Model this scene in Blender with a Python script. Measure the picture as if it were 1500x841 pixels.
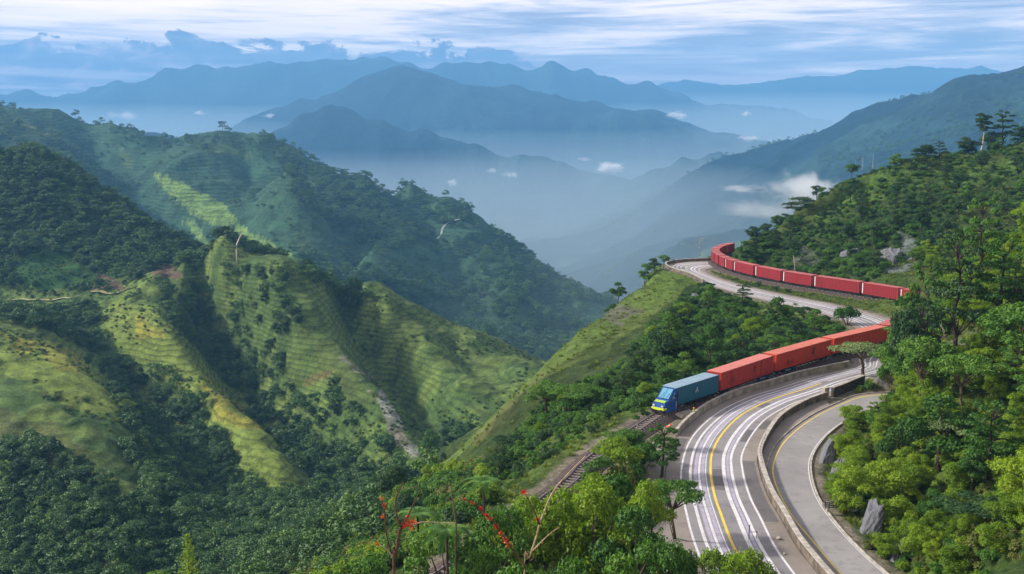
import bpy, bmesh, math, random
import numpy as np
from mathutils import Vector, Matrix
R = math.radians
SC = bpy.context.scene
for o in list(bpy.data.objects): bpy.data.objects.remove(o)
COL = SC.collection

# ---------------------------------------------------------------- camera
FPX = 1500.0; HV = 205.0
PITCH = math.atan((420.5-HV)/FPX)
cam_d = bpy.data.cameras.new('camera'); cam = bpy.data.objects.new('camera', cam_d); COL.objects.link(cam)
cam_d.sensor_width = 36; cam_d.lens = 36; cam_d.clip_start = 0.5; cam_d.clip_end = 120000
cam.location = (0, 0, 0); cam.rotation_euler = (math.pi/2-PITCH, 0, 0)
SC.camera = cam

# ---------------------------------------------------------------- light and sky
SUN_EL, SUN_AZ = 33.0, -78.0          # azimuth from +Y, clockwise positive (left = negative)
sdir = Vector((math.sin(R(SUN_AZ))*math.cos(R(SUN_EL)), math.cos(R(SUN_AZ))*math.cos(R(SUN_EL)), math.sin(R(SUN_EL))))
sun_d = bpy.data.lights.new('sun', 'SUN'); sun_d.energy = 4.0; sun_d.angle = R(5.0); sun_d.color = (1.0, 0.94, 0.86)
sun = bpy.data.objects.new('sun', sun_d); COL.objects.link(sun); sun.location = (-50, -50, 200)
sun.rotation_euler = (-sdir).to_track_quat('-Z', 'Y').to_euler()
VS = SC.view_settings
VS.view_transform = 'Standard'; VS.look = 'None'; VS.exposure = 0.65; VS.gamma = 1.0
VS.use_curve_mapping = False
SC.cycles.volume_bounces = 5; SC.cycles.max_bounces = 6; SC.cycles.transparent_max_bounces = 12
SC.cycles.diffuse_bounces = 3; SC.cycles.volume_step_rate = 0.5; SC.cycles.volume_max_steps = 128

class NT:
    """small helper to write node trees"""
    def __init__(s, nt): s.nt = nt; s.n = nt.nodes; s.l = nt.links
    def node(s, t, **k):
        n = s.n.new(t)
        for a, b in k.items(): setattr(n, a, b)
        return n
    def put(s, sock, v):
        if v is None: return
        if isinstance(v, bpy.types.NodeSocket): s.l.new(v, sock)
        else:
            if isinstance(v, tuple) and sock.type == 'RGBA' and len(v) == 3: v = v+(1,)
            sock.default_value = v
    def math(s, op, a, b=None, c=None, clamp=False):
        n = s.node('ShaderNodeMath', operation=op, use_clamp=clamp)
        s.put(n.inputs[0], a); s.put(n.inputs[1], b); s.put(n.inputs[2], c)
        return n.outputs[0]
    def vmath(s, op, a, b=None):
        n = s.node('ShaderNodeVectorMath', operation=op)
        s.put(n.inputs[0], a); s.put(n.inputs[1], b); return n.outputs[0]
    def mix(s, f, a, b, blend='MIX'):
        n = s.node('ShaderNodeMix', data_type='RGBA', blend_type=blend)
        s.put(n.inputs[0], f); s.put(n.inputs[6], a); s.put(n.inputs[7], b); return n.outputs[2]
    def noise(s, vec=None, scale=5., detail=3., rough=.55, dist=0., dim='3D'):
        n = s.node('ShaderNodeTexNoise', noise_dimensions=dim)
        s.put(n.inputs['Vector'], vec); n.inputs['Scale'].default_value = scale; n.inputs['Detail'].default_value = detail
        n.inputs['Roughness'].default_value = rough; n.inputs['Distortion'].default_value = dist
        return n.outputs['Fac']
    def ramp(s, f, stops, interp='LINEAR'):
        n = s.node('ShaderNodeValToRGB'); cr = n.color_ramp; cr.interpolation = interp
        while len(cr.elements) < len(stops): cr.elements.new(0.5)
        for e, (p, c) in zip(cr.elements, stops):
            e.position = p; e.color = (c if isinstance(c, tuple) else (c, c, c))+(1,)
        s.put(n.inputs[0], f); return n.outputs[0]
    def maprange(s, f, a, b, c=0., d=1., smooth=True):
        n = s.node('ShaderNodeMapRange', interpolation_type='SMOOTHSTEP' if smooth else 'LINEAR')
        s.put(n.inputs[0], f); s.put(n.inputs[1], a); s.put(n.inputs[2], b); s.put(n.inputs[3], c); s.put(n.inputs[4], d)
        return n.outputs[0]
    def xyz(s, v):
        n = s.node('ShaderNodeSeparateXYZ'); s.put(n.inputs[0], v); return n.outputs
    def comb(s, x, y, z):
        n = s.node('ShaderNodeCombineXYZ'); s.put(n.inputs[0], x); s.put(n.inputs[1], y); s.put(n.inputs[2], z); return n.outputs[0]

def build_world():
    w = bpy.data.worlds.new('World'); SC.world = w; w.use_nodes = True
    T = NT(w.node_tree); T.n.clear()
    sky = T.node('ShaderNodeTexSky', sky_type='NISHITA'); sky.sun_disc = False
    sky.sun_elevation = R(SUN_EL); sky.sun_rotation = R(SUN_AZ)
    sky.air_density = 1.2; sky.dust_density = 2.0; sky.ozone_density = 2.0
    d = T.node('ShaderNodeTexCoord').outputs['Generated']
    x, y, z = T.xyz(d)
    az = T.math('ARCTAN2', x, y)
    el = T.math('ARCSINE', z)
    # sheets of high cloud, drawn out along the horizon
    band = T.comb(T.math('MULTIPLY', az, 3.0), T.math('MULTIPLY', el, 44.0), 0.0)
    n1 = T.noise(band, 1.15, 6., .6, .9)
    band2 = T.comb(T.math('MULTIPLY', az, 7.0), T.math('MULTIPLY', el, 110.0), 3.7)
    n2 = T.noise(band2, 1.0, 5., .6, .6)
    st = T.math('ADD', T.math('MULTIPLY', n1, .60), T.math('MULTIPLY', n2, .40))
    bright = T.maprange(az, -.75, .42, .10, -.035)        # the brighter part of the sky is towards the sun
    hi = T.maprange(el, .055, .115, -.06, .09)
    st = T.math('ADD', T.math('MULTIPLY', T.math('SUBTRACT', st, .5), 1.45), .50)
    st = T.math('ADD', T.math('ADD', st, bright), hi)
    cloud = T.ramp(st, [(.40, (.23, .24, .32)), (.47, (.34, .35, .42)), (.54, (.54, .52, .54)), (.63, (.84, .76, .68)), (.80, (1.0, .87, .68))])
    # low bank of cumulus behind the mountains
    na = T.noise(T.comb(T.math('MULTIPLY', az, 14.0), T.math('MULTIPLY', el, 26.0), 0.0), 1.0, 7., .62, .5)
    top = T.math('ADD', T.maprange(az, -.47, -.02, .092, .088), T.math('MULTIPLY', T.math('SUBTRACT', na, .5), .10))
    top = T.math('SUBTRACT', top, T.maprange(az, -.02, .10, 0., .06))
    bank = T.maprange(T.math('SUBTRACT', top, el), 0., .004)
    nb = T.noise(T.comb(T.math('MULTIPLY', az, 20.0), T.math('MULTIPLY', el, 60.0), 2.0), 1.0, 6., .6, .8)
    rim = T.maprange(T.math('SUBTRACT', top, el), 0., .02, 1., 0.)
    bcol = T.ramp(nb, [(.34, (.05, .07, .15)), (.52, (.09, .115, .20)), (.64, (.30, .27, .34)), (.76, (.80, .56, .48))])
    cloud = T.mix(T.math('MULTIPLY', bank, .97), cloud, bcol)
    # pinkish light low over the horizon
    nl = T.noise(T.comb(T.math('MULTIPLY', az, 5.0), T.math('MULTIPLY', el, 130.0), 9.0), 1.0, 4., .55, .4)
    low = T.math('MULTIPLY', T.maprange(el, .085, .045, 0., 1.), T.maprange(nl, .42, .62, 0., 1.))
    cloud = T.mix(T.math('MULTIPLY', low, .55), cloud, (.60, .55, .62))
    high = T.maprange(el, .2, .9)
    cover = T.math('SUBTRACT', .95, T.math('MULTIPLY', high, .45))
    dim = T.math('MULTIPLY', T.maprange(el, .14, .55, 1., .52), 14.5)
    cl = T.vmath('MULTIPLY', cloud, T.comb(T.math('MULTIPLY', dim, 1.2), T.math('MULTIPLY', dim, 1.02), T.math('MULTIPLY', dim, .92)))
    col = T.mix(cover, sky.outputs[0], cl)
    bg = T.node('ShaderNodeBackground'); T.put(bg.inputs[0], col); bg.inputs[1].default_value = 0.1
    out = T.node('ShaderNodeOutputWorld'); T.l.new(bg.outputs[0], out.inputs[0])
build_world()

# ---------------------------------------------------------------- picture <-> place
CP, SP = math.cos(PITCH), math.sin(PITCH)
def ray(u, v):
    a = (u-750.0)/FPX; b = (420.5-v)/FPX
    return np.array([a, CP+b*SP, -SP+b*CP])
def P(u, v, D):
    r = ray(u, v); return r*(D/r[1])
def G(u, v, z=-42.0):
    r = ray(u, v); return r*(z/r[2])
def proj(x, y, z):
    cz = y*CP-z*SP; cy = y*SP+z*CP
    return 750+FPX*x/cz, 420.5-FPX*cy/cz

# ---------------------------------------------------------------- object helpers
def tag(o, label=None, cat=None, group=None, kind=None):
    if label: o['label'] = label
    if cat: o['category'] = cat
    if group: o['group'] = group
    if kind: o['kind'] = kind
    return o
def empty(name, loc, rz=0.0):
    o = bpy.data.objects.new(name, None); COL.objects.link(o); o.location = loc; o.rotation_euler = (0, 0, rz)
    o.empty_display_size = .2; return o
def link(name, me, parent=None, loc=None):
    o = bpy.data.objects.new(name, me); COL.objects.link(o)
    if parent: o.parent = parent
    if loc is not None: o.location = loc
    return o
def copy_tree(o, parent=None):
    c = o.copy(); COL.objects.link(c); c.parent = parent
    for ch in list(o.children): copy_tree(ch, c)
    return c
def np_mesh(name, V, F, mats=(), smooth=False, midx=None):
    """V (n,3) ; F (m,k) int array, k = 3 or 4"""
    V = np.asarray(V, dtype=np.float32); F = np.asarray(F, dtype=np.int32)
    me = bpy.data.meshes.new(name)
    m, k = F.shape
    me.vertices.add(len(V)); me.vertices.foreach_set('co', V.ravel())
    me.loops.add(m*k); me.loops.foreach_set('vertex_index', F.ravel())
    me.polygons.add(m); me.polygons.foreach_set('loop_start', np.arange(0, m*k, k, dtype=np.int32))
    try: me.polygons.foreach_set('loop_total', np.full(m, k, dtype=np.int32))
    except Exception: pass
    if smooth: me.polygons.foreach_set('use_smooth', np.ones(m, dtype=bool))
    if midx is not None: me.polygons.foreach_set('material_index', np.asarray(midx, dtype=np.int32))
    for mt in mats: me.materials.append(mt)
    me.update(calc_edges=True); me.validate(); return me
class MB:
    """collects verts / faces (any n-gon) into one mesh"""
    def __init__(s): s.v = []; s.f = []; s.m = []; s.mats = []
    def mi(s, mat):
        if mat not in s.mats: s.mats.append(mat)
        return s.mats.index(mat)
    def add(s, vs, fs, mat=None):
        b = len(s.v); s.v += [tuple(p) for p in vs]; s.f += [tuple(b+i for i in f) for f in fs]
        k = s.mi(mat) if mat else 0; s.m += [k]*len(fs)
    def box(s, c, d, mat=None, M=None):
        x, y, z = d[0]/2, d[1]/2, d[2]/2
        vs = [Vector((sx*x, sy*y, sz*z)) for sz in (-1, 1) for sy in (-1, 1) for sx in (-1, 1)]
        if M is not None: vs = [M @ q for q in vs]
        vs = [q+Vector(c) for q in vs]
        s.add(vs, [(0, 2, 3, 1), (4, 5, 7, 6), (0, 1, 5, 4), (2, 6, 7, 3), (0, 4, 6, 2), (1, 3, 7, 5)], mat)
    def tube(s, pts, rad, n=6, mat=None, caps=True):
        pts = [Vector(p) for p in pts]
        if not hasattr(rad, '__len__'): rad = [rad]*len(pts)
        vs = []; up = Vector((0, 0, 1))
        for i, p in enumerate(pts):
            t = (pts[min(i+1, len(pts)-1)]-pts[max(i-1, 0)]).normalized()
            a = t.cross(up)
            if a.length < .05: a = t.cross(Vector((1, 0, 0)))
            a.normalize(); b = t.cross(a)
            for k in range(n):
                th = 2*math.pi*k/n
                vs.append(p+(a*math.cos(th)+b*math.sin(th))*rad[i])
        fs = [(i*n+k, i*n+(k+1) % n, (i+1)*n+(k+1) % n, (i+1)*n+k) for i in range(len(pts)-1) for k in range(n)]
        if caps: fs += [tuple(range(n-1, -1, -1)), tuple(range((len(pts)-1)*n, len(pts)*n))]
        s.add(vs, fs, mat)
    def cyl(s, a, b, r, n=12, mat=None): s.tube([a, b], r, n, mat)
    def mesh(s, name, mat=None, smooth=False, bevel=0):
        me = bpy.data.meshes.new(name); me.from_pydata(s.v, [], s.f)
        if s.mats:
            for m in s.mats: me.materials.append(m)
            me.polygons.foreach_set('material_index', s.m)
        elif mat: me.materials.append(mat)
        bm = bmesh.new(); bm.from_mesh(me); bmesh.ops.recalc_face_normals(bm, faces=bm.faces)
        bm.to_mesh(me); bm.free()
        if smooth: me.polygons.foreach_set('use_smooth', [True]*len(me.polygons))
        me.update(); return me
    def build(s, name, mat=None, parent=None, smooth=False, loc=None):
        return link(name, s.mesh(name, mat, smooth), parent, loc)

# ---------------------------------------------------------------- materials
def mat(name, color, rough=.8, var=.0, scale=8., bump=0., metal=0., spec=.3, bscale=None, color2=None, objcoord=True):
    m = bpy.data.materials.new(name); m.use_nodes = True; T = NT(m.node_tree)
    b = T.n['Principled BSDF']; b.inputs['Roughness'].default_value = rough; b.inputs['Metallic'].default_value = metal
    b.inputs['Specular IOR Level'].default_value = spec
    co = T.node('ShaderNodeTexCoord').outputs['Object']
    if var or color2:
        f = T.noise(co, scale, 5., .6)
        c2 = color2 or tuple(max(0, c*(1-var)) for c in color); c1 = color if color2 else tuple(min(1, c*(1+var)) for c in color)
        T.put(b.inputs['Base Color'], T.mix(T.maprange(f, .32, .68), c2, c1))
    else: b.inputs['Base Color'].default_value = color+(1,)
    if bump:
        bn = T.node('ShaderNodeBump'); bn.inputs['Strength'].default_value = bump; bn.inputs['Distance'].default_value = .05
        T.put(bn.inputs['Height'], T.noise(co, bscale or scale*3, 6., .6)); T.l.new(bn.outputs[0], b.inputs['Normal'])
    return m
# ---------------------------------------------------------------- noise
rng = np.random.default_rng(7)
_TAB = rng.random((256, 256)).astype(np.float32)
def vnoise(x, y):
    xi = np.floor(x).astype(np.int64); yi = np.floor(y).astype(np.int64)
    fx = (x-xi).astype(np.float32); fy = (y-yi).astype(np.float32)
    fx = fx*fx*fx*(fx*(fx*6-15)+10); fy = fy*fy*fy*(fy*(fy*6-15)+10)
    a = _TAB[xi & 255, yi & 255]; b = _TAB[(xi+1) & 255, yi & 255]
    c = _TAB[xi & 255, (yi+1) & 255]; d = _TAB[(xi+1) & 255, (yi+1) & 255]
    return (a+(b-a)*fx)*(1-fy)+(c+(d-c)*fx)*fy
def fbm(x, y, lam, octv=4, gain=.5, seed=0.):
    s = 0; a = 1.; tot = 0; x = x+seed*37.7; y = y+seed*91.3
    for i in range(octv):
        k = 2.03**i/lam; th = .5+i*1.1
        s = s+a*vnoise((x*math.cos(th)-y*math.sin(th))*k+i*17.3, (x*math.sin(th)+y*math.cos(th))*k+i*5.1); tot += a; a *= gain
    return s/tot
def ridged(x, y, lam, seed=0., octv=2):
    n = fbm(x, y, lam, octv, .4, seed); return 1-np.abs(2*n-1)*2.2
def sstep(a, b, x):
    t = np.clip((x-a)/(b-a), 0, 1); return t*t*(3-2*t)

# ---------------------------------------------------------------- lie of the land
# each line is a ridge, spur, foot or valley line: points (u, v, forward distance)
LINES = [
 # shelf below the viewpoint and the ground of the near slope
 [(-700,2400,14),(750,2400,14),(2200,2400,14)],
 [(-900,1350,40),(200,1340,40),(750,1280,42),(1300,1150,42),(2300,800,42)],
 [(-600,1050,75),(0,1050,75),(300,1060,75),(600,990,75),(800,960,76),(1000,950,78),(1250,900,80),(1400,830,84),(1600,700,90),(2100,500,90)],
 [(380,920,120),(560,830,125),(700,790,125),(760,775,122)],
 [(1340,800,104),(1420,720,112),(1500,650,118),(1700,480,125),(2100,300,130)],
 [(1255,700,128),(1330,640,136),(1420,545,146),(1500,470,150),(1700,350,165),(2100,200,170)],
 [(1215,645,146),(1265,580,162),(1340,505,178),(1420,420,192),(1500,345,205),(1700,260,220),(2100,130,230)],
 [(1400,450,216),(1500,390,240),(1700,330,260),(2100,180,270)],
 # flank that falls away left of the railway
 [(560,800,165),(640,745,165),(720,700,165),(790,665,160),(860,640,158)],
 [(640,700,205),(700,640,215),(760,570,235),(800,527,252),(850,480,272),(890,450,290),(930,422,312),(965,402,335),(998,387,352)],
 [(560,760,190),(600,730,190),(760,640,190),(850,590,190),(930,560,185),(1000,540,195),(1080,520,205),(1160,500,215)],
 [(880,520,235),(960,480,245),(1050,460,255),(1130,455,262),(1200,460,255)],
 [(900,470,272),(960,440,290),(1020,420,300),(1060,415,302)],
 [(760,660,300),(830,640,330),(900,620,380),(960,560,420),(1030,470,450),(1100,440,470)],
 # hill behind the far leg of the railway
 [(1088,378,345),(1100,362,352),(1112,349,365),(1150,325,380),(1182,308,395),(1222,285,405),(1262,262,410),(1300,247,412),(1340,240,415),(1380,236,418),(1425,232,420),(1470,222,425),(1505,208,430),(1700,150,450),(2100,60,470)],
 [(1110,392,345),(1160,385,330),(1230,380,318),(1300,375,305),(1350,380,290),(1400,395,275),(1500,370,290),(1700,310,310),(2100,180,310)],
 [(1150,355,370),(1220,335,365),(1300,310,360),(1400,300,350),(1500,280,350)],
 [(1100,470,560),(1200,420,580),(1350,380,600),(1500,330,620),(2100,250,650)],
 # valley line under the left hills
 [(-600,1000,260),(0,930,270),(150,900,290),(300,820,320),(450,775,345),(560,728,380),(650,672,430),(730,610,500),(800,560,560),(900,530,700)],
 # lower left spur
 [(-400,430,600),(0,470,560),(60,503,535),(120,545,500),(180,598,465),(215,660,425),(250,725,385),(300,785,345)],
 [(-300,650,430),(0,640,405),(70,700,370),(150,780,330),(180,840,300)],
 # ravine between it and the middle spur
 [(60,452,640),(110,470,650),(160,520,613),(215,590,561),(270,655,499),(330,715,447),(385,765,400)],
 # middle spur
 [(160,438,675),(230,478,617),(300,545,564),(360,618,501),(405,690,439),(430,742,386)],
 # ravine between the middle and the right spur
 [(250,428,690),(310,470,686),(370,550,624),(420,620,561),(480,690,488),(530,738,416)],
 # right spur with the rock slide
 [(330,388,680),(400,420,628),(470,480,595),(530,545,547),(575,610,489),(612,668,436)],
 # ravine right of it
 [(470,420,690),(520,480,676),(570,560,624),(620,610,561),(640,660,488)],
 [(530,432,680),(600,480,637),(650,540,588),(690,570,548)],
 [(640,478,665),(690,530,630),(730,560,590)],
 # crest of the middle left hill, carrying the path
 [(-700,470,740),(-200,455,730),(0,440,710),(100,436,700),(200,412,700),(310,383,690),(370,378,690),(430,380,690),(480,402,685),(535,432,680),(590,456,675),(650,480,665),(720,510,645),(790,533,620),(860,575,600)],
 # wooded hill top left
 [(-700,300,900),(-200,250,900),(0,230,900),(45,220,900),(75,232,895),(130,275,880),(180,305,860),(225,335,840),(270,360,810),(312,382,760)],
 [(0,330,800),(100,345,800),(180,372,780),(250,395,750)],
 [(-400,330,1250),(0,330,1250),(150,370,1150),(260,410,1050),(360,430,980),(480,470,950),(650,540,950),(800,590,950),(900,600,950)],
 # second ridge
 [(-900,180,2500),(-200,170,2400),(0,158,2300),(50,158,2280),(100,176,2250),(160,192,2200),(200,210,2150),(245,224,2120),(280,210,2100),(330,203,2080),(380,210,2050),(440,234,2000),(480,247,1950),(540,250,1920),(600,262,1900),(650,292,1850),(690,322,1820),(740,350,1790),(790,386,1760),(850,416,1730),(890,434,1700),(960,480,1650)],
 [(300,400,1300),(400,400,1300),(480,410,1300),(600,470,1300),(700,500,1250),(800,535,1200)],
 [(140,230,2140),(200,290,1872),(260,340,1658),(300,372,1498)],          # spurs and ravines on it
 [(60,200,1953),(110,245,1720),(170,300,1488)],
 [(240,250,1833),(330,330,1598),(400,370,1410),(440,390,1316)],
 [(330,230,2067),(400,290,1855),(470,340,1643),(520,385,1484)],
 [(430,260,1720),(480,310,1581),(560,390,1395)],
 [(540,270,1961),(610,330,1802),(650,380,1653),(700,450,1484)],
 [(620,345,1662),(650,350,1653),(690,370,1615),(760,440,1425)],
 [(820,440,1600),(800,470,1450),(860,470,1500)],
 [(-200,240,3300),(0,230,3300),(200,250,3200),(350,290,3000),(500,330,2700),(650,400,2400),(760,440,2200),(850,480,2100),(950,500,2100)],
 # wide valley
 [(690,350,5000),(760,352,4800),(800,370,4200),(840,410,3500),(900,440,2900),(1000,460,2600)],
 # long blue slope on the right
 [(2300,60,3450),(1700,95,3565),(1500,109,3680),(1415,117,3795),(1390,125,3852),(1330,146,4025),(1290,153,4140),(1245,170,4255),(1175,204,4485),(1125,219,4657),(1060,238,4830),(1000,261,5060),(950,284,5175),(900,304,5232),(850,322,5290),(780,338,5405)],
 [(1500,170,3104),(1350,215,3219),(1200,270,3334),(1050,320,3565),(950,360,3680),(880,385,3795)],
 [(1500,230,2420),(1350,270,2420),(1200,320,2530),(1100,360,2640),(1000,380,2750),(930,400,2970)],
 [(1500,200,4600),(1300,240,5000),(1100,290,5300),(1000,300,5500)],
 [(1060,228,6300),(1000,237,6200),(960,250,6100),(900,277,6000),(850,297,5900),(800,318,5700),(760,332,5500)],
 [(2300,320,1300),(1500,380,1300),(1200,440,1300),(1050,500,1300)],
 # near blue hill in the middle
 [(-300,250,5200),(0,248,5200),(150,215,5000),(178,200,5000),(212,190,5000),(262,206,5000),(300,240,5000),(350,255,5200)],
 [(330,222,6900),(360,204,6900),(400,181,6900),(440,158,6900),(480,141,6900),(515,160,6800),(560,181,6700),(620,197,6700),(700,214,6600),(760,234,6500),(830,246,6500),(880,262,6500),(960,290,6800)],
 [(560,230,6000),(640,280,5800),(720,320,5500)],
 [(400,240,6200),(480,270,5800),(600,310,5500)],
 [(0,265,8000),(300,262,8200),(500,250,8600),(700,250,8600),(900,255,8600),(1100,262,8500)],
 [(500,182,9600),(620,150,9600),(700,164,9500),(780,174,9400),(860,180,9300),(950,185,9300),(1040,200,9300),(1110,214,9200),(1200,240,9200)],
 [(330,196,12000),(400,170,12000),(440,152,12000),(480,146,12000),(530,116,12000),(575,94,12000),(592,90,12000),(640,106,12000),(670,115,12000),(690,130,12000),(760,150,12000),(840,170,12000),(930,190,12000),(1050,212,12000)],
 [(-300,225,15500),(0,222,15500),(400,218,15500),(800,222,15500),(1100,216,15500),(1300,215,15500)],
 [(-600,130,18500),(-100,155,18500),(0,146,18500),(40,141,18500),(62,146,18500),(100,138,18500),(168,113,18500),(195,119,18500),(245,97,18500),(330,95,18500),(400,92,18500),(470,90,18500),(500,93,18500),(530,86,18500),(600,91,18500),(650,96,18500),(750,97,18500),(808,91,18500),(860,101,18500),(900,112,18500),(950,121,18500),(1000,136,18500),(1050,150,18500),(1120,163,18500),(1200,182,18500),(1300,205,18500)],
 [(-300,200,21000),(500,195,21000),(1500,195,21000)],
 [(-300,190,24000),(700,170,24000),(850,150,24000),(1010,129,24000),(1100,125,24000),(1200,118,24000),(1260,113,24000),(1340,110,24000),(1400,117,24000),(1500,125,24000),(1900,150,24000)],
]
def near_d(D): return D if D <= 5000 else 5000+(D-5000)*.5
LINES = [[(u, v, near_d(D)) for u, v, D in L] for L in LINES]
TS = .33                                  # weight of ln(distance) against sideways angle
cs, ct, cq = [], [], []
for L in LINES:
    pts = [P(*p) for p in L]
    for i in range(len(pts)-1):
        a, b = L[i], L[i+1]
        n = max(1, int(math.hypot(a[0]-b[0], a[1]-b[1])/32))
        for k in range(n+(i == len(pts)-2)):
            f = k/n
            D = math.exp(math.log(a[2])*(1-f)+math.log(b[2])*f)
            q = P(a[0]*(1-f)+b[0]*f, a[1]*(1-f)+b[1]*f, D)
            cs.append(q[0]/q[1]); ct.append(math.log(q[1])); cq.append(q[2]/q[1])
cs = np.array(cs); ct = np.array(ct)*TS; cq = np.array(cq)
key = np.unique(np.round(np.stack([cs, ct], 1)*400).astype(int), axis=0, return_index=True)[1]
cs, ct, cq = cs[key], ct[key], cq[key]
CC = .006
def kern(ds, dt): return np.sqrt(ds*ds+dt*dt+CC*CC)
Kc = kern(cs[:, None]-cs[None], ct[:, None]-ct[None])
n_ = len(cs); A = np.zeros((n_+1, n_+1)); A[:n_, :n_] = Kc-np.eye(n_)*.0012; A[n_, :n_] = 1; A[:n_, n_] = 1
W = np.linalg.solve(A, np.append(cq, 0))
SMIN, SMAX = -.85, .95
Y0, Y1, Y2 = 12., 1100., 14900.
Sg = np.linspace(SMIN, SMAX, 1300)
Tg = np.concatenate([np.arange(math.log(Y0), math.log(Y1), .0042), np.arange(math.log(Y1), math.log(Y2), .0065)])
sc_ = np.linspace(SMIN, SMAX, 560); tc_ = np.linspace(Tg[0], Tg[-1], 800)
Q = np.zeros((len(tc_), len(sc_)))
for i, t in enumerate(tc_):
    Q[i] = kern(sc_[:, None]-cs[None], t*TS-ct[None]) @ W[:n_]+W[n_]
def cub(arr, pos, axis):
    """Catmull-Rom resample of arr at float index pos along axis"""
    arr = np.moveaxis(arr, axis, 0); n = arr.shape[0]
    i = np.clip(np.floor(pos).astype(int), 0, n-2); f = (pos-i)[:, None]
    a, b, c, d = arr[np.clip(i-1, 0, n-1)], arr[i], arr[i+1], arr[np.clip(i+2, 0, n-1)]
    r = b+.5*f*(c-a+f*(2*a-5*b+4*c-d+f*(3*(b-c)+d-a)))
    return np.moveaxis(r, 0, axis)
Qf = cub(cub(Q, (Sg-SMIN)/(SMAX-SMIN)*(len(sc_)-1), 1), (Tg-Tg[0])/(Tg[-1]-Tg[0])*(len(tc_)-1), 0)
YY = np.exp(Tg)[:, None]*np.ones((1, len(Sg))); XX = YY*Sg[None]
ZZ = Qf*YY
# gullies and humps, each wavelength only where it is small against the distance
for k, lam in enumerate([9, 22, 50, 110, 240, 520, 1100, 2300]):
    w = sstep(.30, .14, lam/YY)*sstep(.0035, .009, lam/YY)
    amp = lam*(.035 if lam > 20 else .05)*np.where(YY > 3000, 1.7, np.where((YY > 290) & (YY < 1000), 1.6, np.where(YY > 1000, 2.0, 1.25)))
    ZZ += w*amp*(ridged(XX, YY, lam, seed=k+1.)-.35)

# ---------------------------------------------------------------- road and railway lines (u, v) on the bench
ZB = -42.0
def catmull(pts, step):
    pts = [np.array(p, float) for p in pts]; out = []
    for i in range(len(pts)-1):
        a, b, c, d = pts[max(i-1, 0)], pts[i], pts[i+1], pts[min(i+2, len(pts)-1)]
        n = max(2, int(np.linalg.norm(c-b)/step))
        for k in range(n):
            f = k/n; out.append(b+.5*f*(c-a+f*(2*a-5*b+4*c-d+f*(3*(b-c)+d-a))))
    out.append(pts[-1]); return np.array(out)
def ground_line(uv, z=ZB, extra_before=(), extra_after=(), step=1.5):
    w = [tuple(p) for p in extra_before]+[tuple(G(u, v, z)[:2]) for u, v in uv]+[tuple(p) for p in extra_after]
    return catmull(w, step)
RAIL = ground_line([(822,720),(855,688),(892,658),(930,634),(965,612),(1002,597),(1045,583),(1085,568.5),(1128,553),(1170,539.5),(1212,527.5),(1250,519),(1288,509)],
    extra_before=[(-22,72),(-9,90)], extra_after=[(83,216),(93,226),(100,238),(103,249),(100,261),(92,275),(84.5,286),(79.6,295),(74.5,307),(70.8,320),(69.2,334),(69.8,350),(73.5,363),(79,373),(88,384),(106,395),(140,406)])
E_OUT = ground_line([(1035,900),(1005,841),(984,777),(975,714),(978,677),(997,635),(1036,601.5),(1081,580),(1127,566.5),(1172,553),(1217,543),(1250,535)],
    extra_after=[(66,196),(72,209),(76.5,222),(77.5,236),(73,252),(64,273),(58,295),(56,315),(52,333),(53,346),(60,354),(70,357)])
E_IN = ground_line([(1290,960),(1240,890),(1194,836),(1166,800),(1143,759),(1125,728),(1112,690),(1111,663),(1137,620),(1172,597),(1199,586),(1226,577),(1262,562)],
    extra_after=[(71,184),(78.5,196),(85,211),(89,226),(89,242),(84,259),(75,277),(68,294),(64,308),(62.5,320),(63,331),(67,337),(72,338.5)])
I_LEFT = ground_line([(1350,960),(1278,900),(1222,841),(1186,797),(1150,752),(1127,705),(1126,677),(1145,643),(1186,611),(1229,590),(1262,578)], extra_after=[(66,168)])
I_RIGHT = ground_line([(1425,960),(1355,895),(1298,841),(1266,813),(1229,774),(1197,729),(1186,688),(1192,661),(1215,633),(1245,613),(1275,600)], extra_after=[(70,160)])
def dist_to(poly, X, Y):
    best = np.full(X.shape, 1e9, np.float32)
    for p in poly: best = np.minimum(best, (X-p[0])**2+(Y-p[1])**2)
    return np.sqrt(best)
def mid(A_, B_):
    """points between two edge lines, matched by arc fraction"""
    def rs(L, n):
        d = np.r_[0, np.cumsum(np.linalg.norm(np.diff(L, axis=0), axis=1))]; t = np.linspace(0, d[-1], n)
        return np.stack([np.interp(t, d, L[:, 0]), np.interp(t, d, L[:, 1])], 1)
    n = 400; return rs(A_, n), rs(B_, n)
near = np.where((np.exp(Tg) < 470) & (np.exp(Tg) > 55))[0]; r0, r1 = near[0], near[-1]+1
cc = np.where((Sg > -.4) & (Sg < .75))[0]; c0, c1 = cc[0], cc[-1]+1
SX, SY = XX[r0:r1, c0:c1], YY[r0:r1, c0:c1]
def inside_mask(Lo, Li, X, Y):
    poly = np.concatenate([Lo, Li[::-1]]); m = np.zeros(X.shape, bool); j = len(poly)-1
    for i in range(len(poly)):
        xi, yi = poly[i]; xj, yj = poly[j]
        with np.errstate(divide='ignore', invalid='ignore'):
            c = ((yi > Y) != (yj > Y)) & (X < (xj-xi)*(Y-yi)/(yj-yi+1e-12)+xi)
        m ^= c; j = i
    return m
d_rail = dist_to(RAIL[::2], SX, SY)
d_road = np.minimum(dist_to(E_OUT, SX, SY), dist_to(E_IN, SX, SY)); d_road[inside_mask(E_OUT, E_IN, SX, SY)] = 0
d_inner = np.minimum(dist_to(I_LEFT, SX, SY), dist_to(I_RIGHT, SX, SY)); d_inner[inside_mask(I_LEFT, I_RIGHT, SX, SY)] = 0
Zs = ZZ[r0:r1, c0:c1]
def blend(Z, d, flat, w0, w1): return Z+(flat-Z)*(1-sstep(w0, w1, d))
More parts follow.
